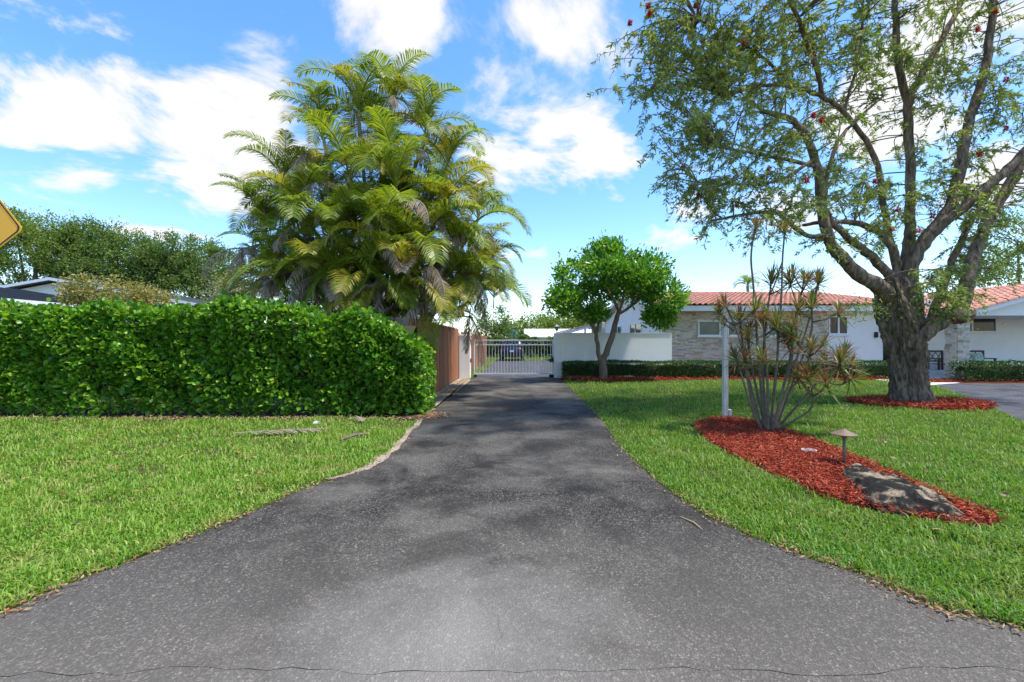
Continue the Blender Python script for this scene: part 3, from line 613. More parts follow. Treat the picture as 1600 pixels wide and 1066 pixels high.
def tile_field(x0, x1, rows_ind, rows, y0, z0, ptc, parent, dx=.235, limit=280):
    base = origin(parent); nc = int((x1 - x0) / dx); cnt = 0; rest = []
    tv = np.array([v.co[:] for v in TM.vertices]); tf = [tuple(p.vertices) for p in TM.polygons]
    for r_ in range(rows):
        for c in range(nc):
            s = r_ * .40; p = Vector((x0 + (c + .5) * dx, y0 + s * math.cos(ptc), z0 + s * math.sin(ptc) + .012)); yaw = rnd.uniform(-.02, .02)
            if r_ < rows_ind and cnt < limit:
                o = link('tile', TM, parent, p - base); o.rotation_euler = (ptc, 0, yaw); cnt += 1
            else: rest.append(Matrix.Translation(p) @ Matrix.Rotation(ptc, 4, 'X'))
    if rest:
        mb = MB()
        for m in rest: mb.add([m @ Vector(q) for q in tv], tf)
        mb.build('tile_field', M['tile'], parent)['kind'] = 'stuff'
    # pan between the barrels
    mb = MB(); s = rows * .40
    mb.prism([(x0, y0 + .02, z0 + .004), (x1, y0 + .02, z0 + .004), (x1, y0 + s * math.cos(ptc), z0 + s * math.sin(ptc) + .004), (x0, y0 + s * math.cos(ptc), z0 + s * math.sin(ptc) + .004)], (0, 0, .012)); mb.build('tile_pans', M['tile'], parent)
tile_field(HX - .38, 17.2, 6, 18, 18.93, eavZ, pitch, roof)
mb = MB()
for k in range(26):
    x = HX - .4 + k * .44; o = link('ridge_tile', TM, roof, Vector((x, ridD, ridZ + .02)) - origin(roof)); o.rotation_euler = (0, 0, R(-90)); o.scale = (1.2, 1, 1.1)
# porch wing roof, gable towards the street
W0, WR, WZ0, WZR = 16.15, 21.2, 2.47, 3.86
wing = MB().prism([(W0, 16.6, WZ0), (WR, 16.6, WZR), (26.2, 16.6, WZ0), (26.2, 16.6, WZ0 - .06), (WR, 16.6, WZR - .06), (W0, 16.6, WZ0 - .06)], (0, 9.4, 0)).build('porch_roof', M['whitepaint'], house)
MB().prism([(W0, 16.56, WZ0 - .17), (WR, 16.56, WZR - .17), (26.2, 16.56, WZ0 - .17), (26.2, 16.56, WZ0 - .01), (WR, 16.56, WZR - .01), (W0, 16.56, WZ0 - .01)], (0, .04, 0)).build('barge_board', M['whitepaint'], wing)
MB().prism([(W0 + .15, 16.98, 2.42), (26, 16.98, 2.42), (26, 16.98, 2.5), (WR, 16.98, WZR - .075), (W0 + .35, 16.98, 2.49)], (0, .2, 0)).build('gable_panel', M['white'], wing)
MB().box(16.3, 26, 17.2, 19.88, 2.44, 2.47).build('porch_ceiling', M['white'], wing)
wp = math.atan2(WZR - WZ0, WR - W0); wl = math.hypot(WZR - WZ0, WR - W0); base = origin(wing)
for k in range(13):   # rake tiles along the gable edge
    s = k * .42; o = link('rake_tile', TM, wing, Vector((W0 - .02 + s * math.cos(wp), 16.6, WZ0 + .01 + s * math.sin(wp))) - base); o.rotation_euler = (Matrix.Rotation(-wp, 4, 'Y') @ Matrix.Rotation(R(-90), 4, 'Z')).to_euler(); o.scale = (1.15, 1, 1.25)
mb = MB(); tv = [v.co.copy() for v in TM.vertices]; tf = [tuple(p.vertices) for p in TM.polygons]
for c in range(34):
    for r_ in range(12):
        s = r_ * .42; m = Matrix.Translation((W0 + s * math.cos(wp), 16.9 + c * .25, WZ0 + .012 + s * math.sin(wp))) @ Matrix.Rotation(-wp, 4, 'Y') @ Matrix.Rotation(R(-90), 4, 'Z')
        if c < 14 and r_ < 12:
            o = link('tile', TM, wing, m.translation - base); o.rotation_euler = m.to_euler()
        else: mb.add([m @ q for q in tv], tf)
mb.build('tile_field', M['tile'], wing)['kind'] = 'stuff'
MB().prism([(W0, 16.62, WZ0 + .004), (WR, 16.62, WZR + .004), (WR, 16.62, WZR + .016), (W0, 16.62, WZ0 + .016)], (0, 9, 0)).build('tile_pans', M['tile'], wing)
# rear patio roof seen over the wall
rp = MB().prism([(3.1, 33.2, 2.12), (HX + .4, 33.2, 3.0), (HX + .4, 33.2, 2.82), (3.1, 33.2, 1.94)], (0, 5, 0)).build('patio_roof', M['whitepaint'], house)
MB().prism([(3.05, 33.15, 2.13), (HX + .4, 33.15, 3.03), (HX + .4, 33.15, 3.12), (3.05, 33.15, 2.22)], (0, 5.1, 0)).build('tile_field', M['tile'], rp)
for x in (3.3, 4.8): MB().box(x, x + .12, 33.4, 33.52, 0, 1.9 + (x - 3.1) * .3).build('patio_post', M['whitepaint'], rp)
MB().box(HX - .1, HX + .1, 33.05, 38, 0, 2.8).build('rear_wall', M['white'], house)

# porch furniture
t = thing('porch_bench', 'dark wooden bench with lattice back on the porch', 'bench', (19.0, 19.2, .1))
def bench(t, x0, x1, y0, y1, lattice=True):
    zb = .1
    for x in (x0, x1 - .06):
        for y in (y0, y1 - .06): MB().box(x, x + .06, y, y + .06, zb, zb + (.62 if y == y0 else .98)).build('leg', M['darkwood'], t)
        MB().box(x - .005, x + .065, y0 - .02, y1 - .07, zb + .622, zb + .66).build('armrest', M['darkwood'], t)
    for k in range(4): MB().box(x0 + .062, x1 - .062, y0 + .01 + k * .11, y0 + .105 + k * .11, zb + .40, zb + .43).build('seat_slat', M['darkwood'], t)
    MB().box(x0 + .062, x1 - .062, y1 - .055, y1 - .01, zb + .90, zb + .98).build('top_rail', M['darkwood'], t)
    MB().box(x0 + .062, x1 - .062, y1 - .055, y1 - .01, zb + .50, zb + .56).build('lower_rail', M['darkwood'], t)
    n = max(2, int((x1 - x0) / .3))
    for k in range(n):
        a = x0 + .07 + k * (x1 - x0 - .14) / n; b = x0 + .07 + (k + 1) * (x1 - x0 - .14) / n
        for p, q in (((a, .56), (b, .90)), ((a, .90), (b, .56))):
            mb = MB(); yy = y1 - (.045 if p[1] < q[1] else .028); mb.tube([(p[0], yy, zb + p[1]), (q[0], yy, zb + q[1])], [.014, .014], 4); mb.build('lattice_bar', M['darkwood'], t)
bench(t, 18.15, 19.78, 18.85, 19.4)
t = thing('porch_armchair', 'dark wooden armchair on the porch left of the stone column', 'chair', (17.6, 19.0, .1))
bench(t, 17.3, 17.95, 18.75, 19.3)
mb = MB(); vs = []; fs = []; n = 12
for i in range(n + 1):
    for j in range(n + 1):
        u, v = i / n * 2 - 1, j / n * 2 - 1; th = .075 * (1 - u ** 4) ** .5 * (1 - v ** 4) ** .5 if abs(u) < 1 and abs(v) < 1 else 0
        for s in (-1, 1): vs.append((19.35 + u * .24, 19.19 + s * th + v * .05, .76 + v * .2))
for i in range(n):
    for j in range(n):
        for s in (0, 1): fs.append(tuple(2 * q + s for q in (i * (n + 1) + j, (i + 1) * (n + 1) + j, (i + 1) * (n + 1) + j + 1, i * (n + 1) + j + 1)))
o = mb.add(vs, fs).build('cushion', M['cloth'], None, True, (19.35, 19.19, .56)); tag(o, 'white cushion with green leaf print on the dark bench', 'cushion')
o = MB().lathe((19.98, 18.5, .1), [(.13, 0), (.17, .12), (.18, .3), (.14, .44), (.07, .5), (.08, .55), (.05, .6), (.02, .66)], 18).build('ceramic_jar', M['ceramic'], None, True, (19.98, 18.5, .1)); tag(o, 'pale lidded ceramic jar on the porch beside the bench', 'jar')

# clipped hedges
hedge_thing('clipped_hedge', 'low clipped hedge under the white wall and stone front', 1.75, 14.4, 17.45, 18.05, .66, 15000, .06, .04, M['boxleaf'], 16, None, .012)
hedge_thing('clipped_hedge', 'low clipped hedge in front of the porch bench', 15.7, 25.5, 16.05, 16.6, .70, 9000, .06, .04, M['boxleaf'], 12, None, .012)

# ================================================================== TREES
def curve_pts(pts, it=2): return smoothpoly(pts, it)
def limb_mesh(pts, r0, r1, n=10, rough=.06, jit=.0):
    p = curve_pts(pts, 2); k = len(p); mb = MB()
    rr = [r0 + (r1 - r0) * (i / (k - 1)) ** .8 for i in range(k)]
    if jit: p = [p[0]] + [q + Vector((rnd.uniform(-jit, jit), rnd.uniform(-jit, jit), rnd.uniform(-jit, jit) * .5)) for q in p[1:-1]] + [p[-1]]
    mb.tube(p, rr, n, rough); return mb, p
# --- the big bottlebrush
TD = 10.5
bt = thing('bottlebrush_tree', 'big spreading tree with thick gnarled trunk and red brush flowers', 'tree', G(1422, 632))
# gnarled trunk: a ribbed, flared column
from mathutils import noise as mno
rings = [(634, 1424, 41), (622, 1423, 35), (605, 1421, 30), (580, 1419, 28), (555, 1417, 29), (530, 1413, 31), (505, 1408, 33), (480, 1404, 34), (458, 1400, 31), (436, 1398, 24)]
mb = MB(); vs = []; n = 120; NR = 110
for i in range(NR):
    f = i / (NR - 1) * (len(rings) - 1); j = min(int(f), len(rings) - 2); u = f - j; u = u * u * (3 - 2 * u)
    py, px, hw = [rings[j][q] * (1 - u) + rings[j + 1][q] * u for q in range(3)]
    c = P(px, py, TD); r0 = hw * TD / FPX * .80
    for k in range(n):
        a = 2 * math.pi * k / n; tw = a + c.z * .35
        q = Vector((math.cos(tw) * 6.5, math.sin(tw) * 6.5, c.z * 1.3)); rid = 1 - abs(mno.noise(q)) * 2; rid2 = 1 - abs(mno.noise(q * 2.3 + Vector((5, 1, 2)))) * 2
        rr = r0 * (1 + .09 * math.sin(4 * tw + .6) + .05 * math.sin(7 * tw + c.z * 2)) + .07 * rid + .045 * rid2 - .06 + .02 * mno.noise(q * 7)
        vs.append((c.x + rr * math.cos(a), c.y + rr * math.sin(a), c.z))
fs = [(i * n + k, i * n + (k + 1) % n, (i + 1) * n + (k + 1) % n, (i + 1) * n + k) for i in range(NR - 1) for k in range(n)] + [tuple((NR - 1) * n + k for k in range(n))]
tr = mb.add(vs, fs).build('trunk', M['bark'], bt, True)
limbs = [  # (px, py, depth) along each limb, then start and end radius in photo pixels
    ([(1402, 470, 10.4), (1370, 445, 10.2), (1337, 428, 10.1), (1310, 398, 10.0), (1290, 367, 9.9), (1281, 306, 9.8), (1276, 245, 9.7), (1250, 195, 9.6), (1224, 180, 9.5), (1189, 175, 9.4)], 19, 4),
    ([(1398, 440, 10.5), (1366, 405, 10.3), (1330, 375, 10.1), (1300, 350, 10.0), (1285, 320, 9.8)], 12, 5),
    ([(1403, 440, 10.5), (1400, 400, 10.5), (1380, 365, 10.4), (1340, 347, 10.3), (1298, 346, 10.2), (1255, 352, 10.0)], 12, 3),
    ([(1404, 430, 10.6), (1392, 385, 10.7), (1382, 335, 10.7), (1379, 280, 10.7), (1359, 227, 10.6), (1320, 175, 10.5), (1285, 149, 10.4), (1241, 136, 10.2), (1195, 130, 10.0), (1130, 150, 9.8)], 9, 3),
    ([(1408, 440, 10.6), (1418, 395, 10.8), (1423, 350, 10.9), (1423, 280, 11.0), (1418, 197, 11.1), (1417, 157, 11.1), (1403, 96, 11.1), (1401, 44, 11.1), (1398, -40, 11.1)], 14, 6),
    ([(1418, 165, 11.1), (1431, 132, 11.1), (1452, 96, 11.2), (1474, 57, 11.3), (1500, 9, 11.4), (1540, -60, 11.5)], 9, 5),
    ([(1415, 450, 10.4), (1430, 395, 10.3), (1460, 359, 10.2), (1487, 322, 10.2), (1499, 271, 10.3), (1508, 206, 10.4), (1530, 144, 10.5), (1546, 79, 10.6), (1553, 0, 10.7), (1556, -70, 10.7)], 17, 6),
    ([(1455, 365, 10.2), (1492, 335, 10.0), (1530, 302, 9.9), (1574, 267, 9.8), (1605, 232, 9.7), (1660, 170, 9.6)], 13, 6),
    ([(1418, 545, 10.3), (1445, 520, 10.1), (1475, 500, 10.0), (1502, 486, 10.0), (1511, 450, 10.1), (1521, 400, 10.3), (1540, 350, 10.4), (1570, 300, 10.5), (1610, 235, 10.6), (1670, 150, 10.7)], 17, 9),
    ([(1450, 515, 10.2), (1466, 470, 10.5), (1482, 425, 10.8), (1500, 380, 11.0), (1530, 325, 11.2), (1560, 280, 11.4)], 11, 5),
    ([(1290, 367, 9.9), (1262, 372, 9.7), (1235, 350, 9.5), (1215, 330, 9.4), (1165, 335, 9.3), (1110, 345, 9.2)], 6, 2),
    ([(1285, 310, 9.8), (1300, 240, 9.9), (1312, 215, 10.2), (1330, 195, 10.4), (1380, 150, 10.8)], 6, 2),
    ([(1320, 175, 10.5), (1335, 120, 10.5), (1350, 50, 10.4), (1345, -10, 10.3)], 4, 2),
    ([(1281, 260, 9.7), (1230, 250, 9.5), (1180, 240, 9.2), (1120, 230, 9.0)], 5, 2),
    ([(1285, 149, 10.4), (1275, 90, 10.2), (1250, 30, 10.0), (1215, -30, 9.8)], 5, 2),
    ([(1241, 136, 10.2), (1200, 95, 10.0), (1150, 60, 9.8), (1090, 30, 9.6)], 4, 2),
    ([(1285, 149, 10.4), (1255, 40, 9.4), (1190, -80, 8.2), (1090, -150, 7.2), (1010, -170, 6.6)], 5, 2),  # unseen limb above the view, added to carry the shade-throwing twigs
    ([(1276, 245, 9.7), (1220, 285, 9.3), (1160, 290, 9.0), (1090, 285, 8.8)], 4, 2),
]
allp = []
for pts, a, b in limbs:
    k = TD / FPX * .8; mb, p = limb_mesh([P(*q) for q in pts], a * k * .84, b * k * .84, 14, .13, .02); mb.build('limb', M['bark'], bt, True); allp += p[3:]
mb = MB(); c = P(1492, 492, 10.0); r_ = .3
vs = [];
for i in range(9):
    th = math.pi * i / 8
    for k in range(14):
        f = 1 + .16 * math.sin(3 * k + i) + rnd.uniform(-.08, .08); vs.append(c + Vector((r_ * 1.25 * f * math.sin(th) * math.cos(k * .449), r_ * .8 * f * math.sin(th) * math.sin(k * .449), r_ * .6 * f * math.cos(th))))
mb.add(vs, [(i * 14 + k, i * 14 + (k + 1) % 14, (i + 1) * 14 + (k + 1) % 14, (i + 1) * 14 + k) for i in range(8) for k in range(14)]).build('burl', M['bark'], bt, True)
# twigs reaching into the crown, leaves hanging along them
allp = np.array([tuple(p) for p in allp])
regions = [(1090, 130, 100, 95, 9.4, 62), (1190, 70, 130, 80, 9.8, 66), (1130, 235, 110, 80, 9.0, 58), (1180, 310, 105, 50, 9.2, 34), (1290, 60, 110, 80, 10.2, 40), (1010, 105, 60, 70, 9.3, 24), (1060, 40, 70, 50, 9.6, 26),
           (1270, 220, 90, 70, 9.6, 26), (1400, 90, 100, 110, 11.2, 34), (1510, 80, 110, 110, 10.8, 40), (1440, 300, 110, 80, 10.6, 26), (1560, 250, 90, 110, 10.4, 34), (1330, 330, 80, 60, 10.2, 18), (1480, 440, 50, 25, 9.8, 12), (1560, 380, 70, 60, 11, 22),
           (1020, -140, 90, 60, 6.8, 20), (1180, -130, 120, 70, 7.4, 40), (1250, -150, 300, 90, 8.2, 50), (1500, -250, 250, 120, 7.4, 50), (1150, -60, 150, 60, 8.6, 40), (1300, -80, 330, 70, 10.4, 60), (1700, 150, 90, 230, 10.4, 40), (1200, 150, 140, 120, 12.2, 36), (1420, 200, 170, 160, 12.8, 36)]  # nearest entries: unseen crown above the view, added to shade drive and lawn
tips = []; twm = MB(); lp = []; ld = []
for px, py, rx, ry, D, cnt in regions:
    for _ in range(cnt):
        a = rnd.uniform(0, 6.283); q = rnd.random() ** .45
        e = P(px + rx * q * math.cos(a), py + ry * q * math.sin(a), D + rnd.uniform(-.8, .8))
        ev = np.array(tuple(e)); dd = np.linalg.norm(allp - ev, axis=1) + np.maximum(0, allp[:, 2] - ev[2]) * .4; s = Vector(allp[int(np.argmin(dd))])
        L_ = (e - s).length; mid = (s + e) / 2 + Vector((rnd.uniform(-.15, .15), rnd.uniform(-.15, .15), .12 * L_)) ; end = e - Vector((0, 0, .12 + .12 * rnd.random()))
        p = smoothpoly([s, mid, e, end], 2); twm.tube(p, [.016 - .013 * i / (len(p) - 1) for i in range(len(p))], 4, 0, False)
        # side sprays
        for spn in range(4 if px < 1300 else 5):
            o_ = p[int(len(p) * rnd.uniform(.45, .98)) - 1]; dv = Vector((rnd.gauss(0, 1), rnd.gauss(0, 1), rnd.gauss(-.15, .6))).normalized(); sl = rnd.uniform(.22, .55)
            q2 = [o_, o_ + dv * sl * .55, o_ + dv * sl - Vector((0, 0, sl * .35))]; twm.tube(q2, [.005, .004, .002], 3, 0, False)
            nl = rnd.randint(22, 36)
            for j in range(nl):
                f = rnd.random() ** .7; b0 = q2[0].lerp(q2[1], f * 2) if f < .5 else q2[1].lerp(q2[2], f * 2 - 1)
                lp.append(tuple(b0)); ld.append((dv.x * .7 + rnd.gauss(0, .55), dv.y * .7 + rnd.gauss(0, .55), -.25 + rnd.gauss(0, .5)))
        tips.append(end)
twm.build('twigs', M['bark2'], bt)['kind'] = 'stuff'
lp = np.array(lp); ld = np.array(ld)
leafobj('crown', leaves(lp, ld, rng.uniform(.075, .13, len(lp)), rng.uniform(.02, .034, len(lp)), .1, 'diamond', .08), M['treeleaf'], bt)
# leafy tufts sprouting from the fork
pp = np.array([tuple(P(rnd.gauss(1475, 28), rnd.gauss(470, 20), rnd.uniform(9.6, 9.95))) for _ in range(900)] + [tuple(P(rnd.gauss(1345, 24), rnd.gauss(482, 9), rnd.uniform(9.6, 10))) for _ in range(420)])
leafobj('sprouts', leaves(pp, rng.normal(0, 1, (len(pp), 3)), rng.uniform(.05, .11, len(pp)), rng.uniform(.018, .03, len(pp)), .1), M['bgleaf2'], bt)
# brush flowers
fm = MB()
fv = []; fd = []
for k in range(150): a = rnd.uniform(0, 6.283); fv.append((0, 0, -.10 * rnd.random())); fd.append((math.cos(a), math.sin(a), rnd.uniform(-.3, .3)))
fdat = leaves(np.array(fv), np.array(fd), .062, .011, 0); fme = mesh_np('flower', *fdat, M['flower'])
fl_px = [(1016, 20), (985, 32), (1012, 5), (1087, 5), (1195, 10), (1068, 258), (1103, 107), (1203, 260), (1260, 278), (1272, 177), (1235, 314), (1367, 280), (1405, 324), (1458, 334), (1435, 357), (1573, 120), (1573, 197), (1530, 238), (1527, 42), (1555, 15), (1090, 302), (1284, 184), (1100, 60), (1392, 355), (1160, 62)]
for px, py in fl_px: link('flower', fme, bt, P(px, py, 9.3 + .9 * (px > 1350) + rnd.uniform(-.3, .3)) - origin(bt)).rotation_euler = (rnd.uniform(-.5, .5), rnd.uniform(-.5, .5), 0)

# --- generic leafy crown
def crown_data(blobs, per, leaf, n_clump, spread=.32, shape='diamond', aspect=.45, up=.3):
    ps = []; ds = []
    for (c, r) in blobs:
        c = np.array(tuple(c)); r = np.array(r)
        k = unit(rng.normal(size=(n_clump, 3))) * (rng.uniform(.35, 1, (n_clump, 1)) ** .5); cen = c + k * r
        for q, kk in zip(cen, k):
            m = per; off = rng.normal(0, 1, (m, 3)) * spread * rng.uniform(.6, 1.2); ps.append(q + off); ds.append(kk * .8 + np.array([0, 0, up]) + rng.normal(0, .6, (m, 3)))
    p = np.concatenate(ps); d = np.concatenate(ds); m = len(p)
    return leaves(p, d, leaf * rng.uniform(.6, 1.3, m), leaf * aspect * rng.uniform(.7, 1.2, m), .15, shape, .1)
# --- small broad-leaved tree by the wall
sb_ = P(943, 591, 17.0); sb_.z = .05
stree = thing('broadleaf_tree', 'small forked tree with round glossy green crown by white wall', 'tree', sb_)
SD = 17.0
def sp(px, py, dd=0): return P(px, py, SD + dd)
k = SD / FPX
for pts, a, b, nm in [([(943, 596, 0), (942, 575, 0), (940, 562, 0)], 8.5, 7.5, 'trunk'), ([(941, 566, 0), (950, 545, 0), (958, 522, 0), (963, 500, 0), (967, 487, 0)], 7, 4.5, 'limb'), ([(938, 566, 0), (934, 545, -.1), (932, 525, -.2), (930, 512, -.3), (918, 500, -.5), (908, 485, -.7), (893, 472, -.9), (880, 462, -1)], 5, 2, 'limb'),
                          ([(967, 490, 0), (985, 480, .3), (998, 468, .5), (1010, 450, .6)], 3.4, 2, 'limb'), ([(967, 488, 0), (960, 470, -.3), (950, 455, -.4), (940, 430, -.4)], 3.4, 1.8, 'limb'), ([(968, 487, 0), (975, 465, 0), (976, 440, .2), (975, 415, .2)], 3, 1.6, 'limb'), ([(932, 520, -.2), (936, 500, .2), (930, 480, .5), (925, 455, .6)], 2.5, 1.4, 'limb'), ([(985, 480, .3), (992, 462, -.3), (1020, 455, -.8), (1040, 450, -1)], 2.4, 1.4, 'limb')]:
    q = [sp(*z) for z in pts]
    if nm == 'trunk': q[0].z = .0
    mb, _ = limb_mesh(q, a * k * .78, b * k * .78, 10, .1, .015 if nm == 'limb' else 0); mb.build(nm, M['bark2'], stree, True)
blobs = [(sp(905, 425, -.3), (1.0, 1.0, .75)), (sp(950, 400, 0), (1.05, 1.1, .6)), (sp(1010, 415, .2), (1.0, 1.1, .75)), (sp(880, 465, -.8), (.65, .8, .6)), (sp(930, 455, .6), (.9, .9, .65)), (sp(1040, 460, -.4), (.75, .9, .8)), (sp(985, 445, .9), (.9, .8, .6)), (sp(965, 420, -1), (1.0, .7, .5)), (sp(950, 385, .2), (.5, .6, .35)), (sp(925, 485, -.2), (.6, .6, .3)), (sp(1030, 490, -.3), (.5, .6, .35)), (sp(1000, 430, -1), (.9, .6, .55))]
blobs = [(c_ - Vector((0, 0, .12)), (r_[0] * .92, r_[1] * .9, r_[2] * .74)) for c_, r_ in blobs]
leafobj('crown', crown_data(blobs, 24, .17, 66, .13, 'round', .4, .5), M['newleaf'], stree)

# --- areca palm clump
def frond_mesh(name, el0, drop, L_=2.3, pairs=44, mat=None, leaf=.62, vee=.75, dead=False, seed=0):
    r = random.Random(seed); mb = MB(); N = 22; pts = []; p = Vector((0, 0, 0)); tang = []
    for i in range(N + 1):
        t_ = i / N; el = el0 - drop * t_ ** 1.35; d = Vector((math.cos(el), .12 * math.sin(2.2 * t_ + seed), math.sin(el))).normalized(); pts.append(p.copy()); tang.append(d); p = p + d * L_ / N
    mb.tube(pts, [.022 * (1 - .85 * i / N) + .003 for i in range(N + 1)], 4, 0, False)
    for i in range(pairs):
        t_ = .16 + .83 * i / (pairs - 1); f = t_ * N; j = min(int(f), N - 1); b = pts[j].lerp(pts[j + 1], f - j); d = tang[j]
        side0 = d.cross(Vector((0, 0, 1)));
        if side0.length < .05: side0 = Vector((0, 1, 0))
        side0.normalize(); upv = side0.cross(d).normalized()
        ln = leaf * (math.sin(math.pi * (.16 + .80 * t_)) ** .7) * r.uniform(.85, 1.1) + .05
        for s in (-1, 1):
            vv = vee * r.uniform(.6, 1.25) * (1 - .6 * t_)
            if dead: vv = -1.1 + r.uniform(-.4, .5); ln2 = ln * r.uniform(.5, 1)
            else: ln2 = ln
            dv = (side0 * s * math.cos(vv) + upv * math.sin(vv) + d * (.75 + r.uniform(-.15, .15))).normalized(); wd = .031 if not dead else .026
            a = b; m_ = b + dv * ln2 * .55; e = m_ + (dv * .8 - Vector((0, 0, .55 if not dead else 1.0))).normalized() * ln2 * .5
            wv = dv.cross(upv).normalized() * wd * .5
            mb.add([a - wv * .5, a + wv * .5, m_ + wv, m_ - wv, e], [(0, 1, 2, 3), (3, 2, 4)])
    return mb.mesh(name, mat, (0, 0, 0))
V = {}
for nm, mt in (('g', 'frondg'), ('y', 'frondy')):
    V[nm] = [frond_mesh('frond', R(e), R(dp), l, 62, M[mt], .66, .6, False, s) for e, dp, l, s in ((86, 90, 2.4, 1), (74, 112, 2.4, 2), (58, 125, 2.4, 3), (34, 112, 2.2, 4), (6, 88, 2.1, 5), (80, 135, 2.3, 6))]
V['d'] = [frond_mesh('frond', R(e), R(dp), l, 40, M['frondd'], .5, .2, True, s) for e, dp, l, s in ((-10, 75, 1.9, 11), (20, 105, 2.0, 12), (-40, 45, 1.7, 13))]
palm = thing('areca_palm_clump', 'huge feathery palm clump with yellowing and withered fronds behind the fence', 'palm', (-4.3, 13.2, 0))
heads = [(a_, b_ + 10 - .02 * (b_ - 150), c_) for a_, b_, c_ in [(505, 205, 12.4), (560, 165, 12.8), (612, 150, 13.0), (665, 205, 12.8), (700, 250, 13.2), (440, 275, 12.0), (545, 270, 11.4), (620, 290, 11.2), (690, 320, 12.0), (748, 335, 13.4), (470, 330, 11.4), (412, 355, 11.8), (520, 375, 10.9),
         (590, 370, 10.7), (655, 385, 10.9), (718, 400, 11.8), (757, 420, 13.8), (430, 420, 11.2), (490, 440, 10.8), (560, 450, 10.6), (630, 455, 10.7), (690, 465, 11.2), (735, 480, 13.2), (745, 430, 15.0), (600, 230, 13.4), (640, 340, 13.2), (500, 290, 13.4)]]
inner = MB(); deadm = MB(); inner2 = MB()
def bake(mb_, me, mtx): mb_.add([mtx @ v.co for v in me.vertices], [tuple(p.vertices) for p in me.polygons])
nf = 0
for i, (px, py, D) in enumerate(heads):
    h = P(px, py, D); h.z = max(h.z, 2.75) if h.x > -2.6 else h.z; foot = Vector((-4.3 + (h.x + 4.3) * .42 + rnd.uniform(-.15, .15), 13.2 + (h.y - 13.2) * .3 + rnd.uniform(-.15, .15), 0))
    foot.x = min(foot.x, -2.75)
    q = smoothpoly([foot, Vector((foot.x, foot.y, max(2.25 if h.x > -2.6 else 1.2, h.z * .62))), h - Vector(((h.x - foot.x) * .12, 0, .35)), h], 2); mb = MB(); mb.tube(q, [.062 - .018 * j / (len(q) - 1) for j in range(len(q))], 7, .05); mb.build('trunk', M['palmtrunk'], palm, True)
    yel = .42 + .5 * (px > 680) + .15 * (py < 260) + (.2 if py > 440 else 0); n = 8
    az0 = rnd.uniform(0, 6.28)
    for j in range(n):
        kind = 'y' if rnd.random() < yel * .62 else 'g'; lv = [0, 5, 1, 1, 2, 2, 3, 3, 4][j % 9]
        o = link('frond', V[kind][lv], palm, h - origin(palm) + Vector((0, 0, -.10 * (lv > 2) + .05))); az = az0 + j * 2.399 + rnd.uniform(-.3, .3)
        o.rotation_euler = (rnd.uniform(-.15, .15), rnd.uniform(-.12, .12), az); s = rnd.uniform(.70, .92) * (.82 if px > 730 or px < 450 else 1); o.scale = (s, s, s); nf += 1
    for j in range(2 + (rnd.random() < .5)):
        o = link('frond', V['d'][rnd.randint(0, 2)], palm, h - origin(palm) + Vector((0, 0, -.35 - .2 * j))); o.rotation_euler = (rnd.uniform(-.2, .2), rnd.uniform(-.1, .2), R(-90) + rnd.uniform(-1.5, 1.5)); s = rnd.uniform(.7, 1); o.scale = (s, s, s); nf += 1
for _ in range(26):
    px = rnd.triangular(360, 770, 590); py = rnd.uniform(330, 470); D = 10.9 + abs(px - 590) * .006
    bake(deadm, V['d'][rnd.randint(0, 2)], Matrix.Translation(P(px, py, D)) @ Matrix.Rotation(R(-90) + rnd.uniform(-1.2, 1.2), 4, 'Z') @ Matrix.Scale(rnd.uniform(.5, .8), 4))
for _ in range(70):
    px = rnd.uniform(400, 740); D = 10.5 + abs(px - 590) * .004 + rnd.uniform(0, .9); py = rnd.uniform(415, 490)
    bake(rnd.choice((inner, inner, inner2, deadm)), V['g'][rnd.choice([2, 3, 3, 4, 4])], Matrix.Translation(P(px, py, D)) @ Matrix.Rotation(R(-90) + rnd.uniform(-1.4, 1.4), 4, 'Z') @ Matrix.Scale(rnd.uniform(.5, .72), 4))
inner2.build('yellow_inner_fronds', M['frondy'], palm)['kind'] = 'stuff'
for _ in range(170):      # the fronds packed inside and low in the clump
    px = rnd.triangular(380, 775, 580); py = rnd.uniform(250 + abs(px - 590) * .6, 500); D = rnd.uniform(11.0, 14.2)
    bake(inner, V['g'][rnd.choice([1, 2, 3, 3, 4, 4, 5])], Matrix.Translation(P(px, py, D)) @ Matrix.Rotation(rnd.uniform(0, 6.28), 4, 'Z') @ Matrix.Rotation(rnd.uniform(-.2, .2), 4, 'X') @ Matrix.Scale(rnd.uniform(.7, 1), 4))
deadm.build('withered_fronds', M['frondd'], palm)['kind'] = 'stuff'
inner.build('inner_fronds', M['frondg'], palm)['kind'] = 'stuff'
o = link('frond', V['y'][4], palm, P(668, 482, 10.6) - origin(palm)); o.rotation_euler = (0, R(55), R(-70)); o.scale = (.6, .6, .6)

# --- dracaena clump
db = G(1203, 674)
dra = thing('dracaena_clump', 'many-stemmed dracaena with spiky reddish green rosettes in red mulch', 'shrub', db)
def rosette(seed, n=46, ln=.38):
    r = random.Random(seed); mb = MB()
    for k in range(n):
        a = k * 2.399; el = R(82 - 105 * (k / n) + r.uniform(-12, 12)); l = ln * r.uniform(.75, 1.15); d = Vector((math.cos(a) * math.cos(el), math.sin(a) * math.cos(el), math.sin(el))); s = Vector((-math.sin(a), math.cos(a), 0)); wv = s * .0125
        b = Vector((0, 0, -.10 * k / n)); m_ = b + d * l * .5; e = b + d * l - Vector((0, 0, l * .14))
        mb.add([b - wv * .6, b + wv * .6, m_ + wv, m_ - wv, e], [(0, 1, 2, 3), (3, 2, 4)])
    return mb.mesh('leaf_rosette', M['drac'], (0, 0, 0))
ros = [rosette(s) for s in (1, 2, 3)]
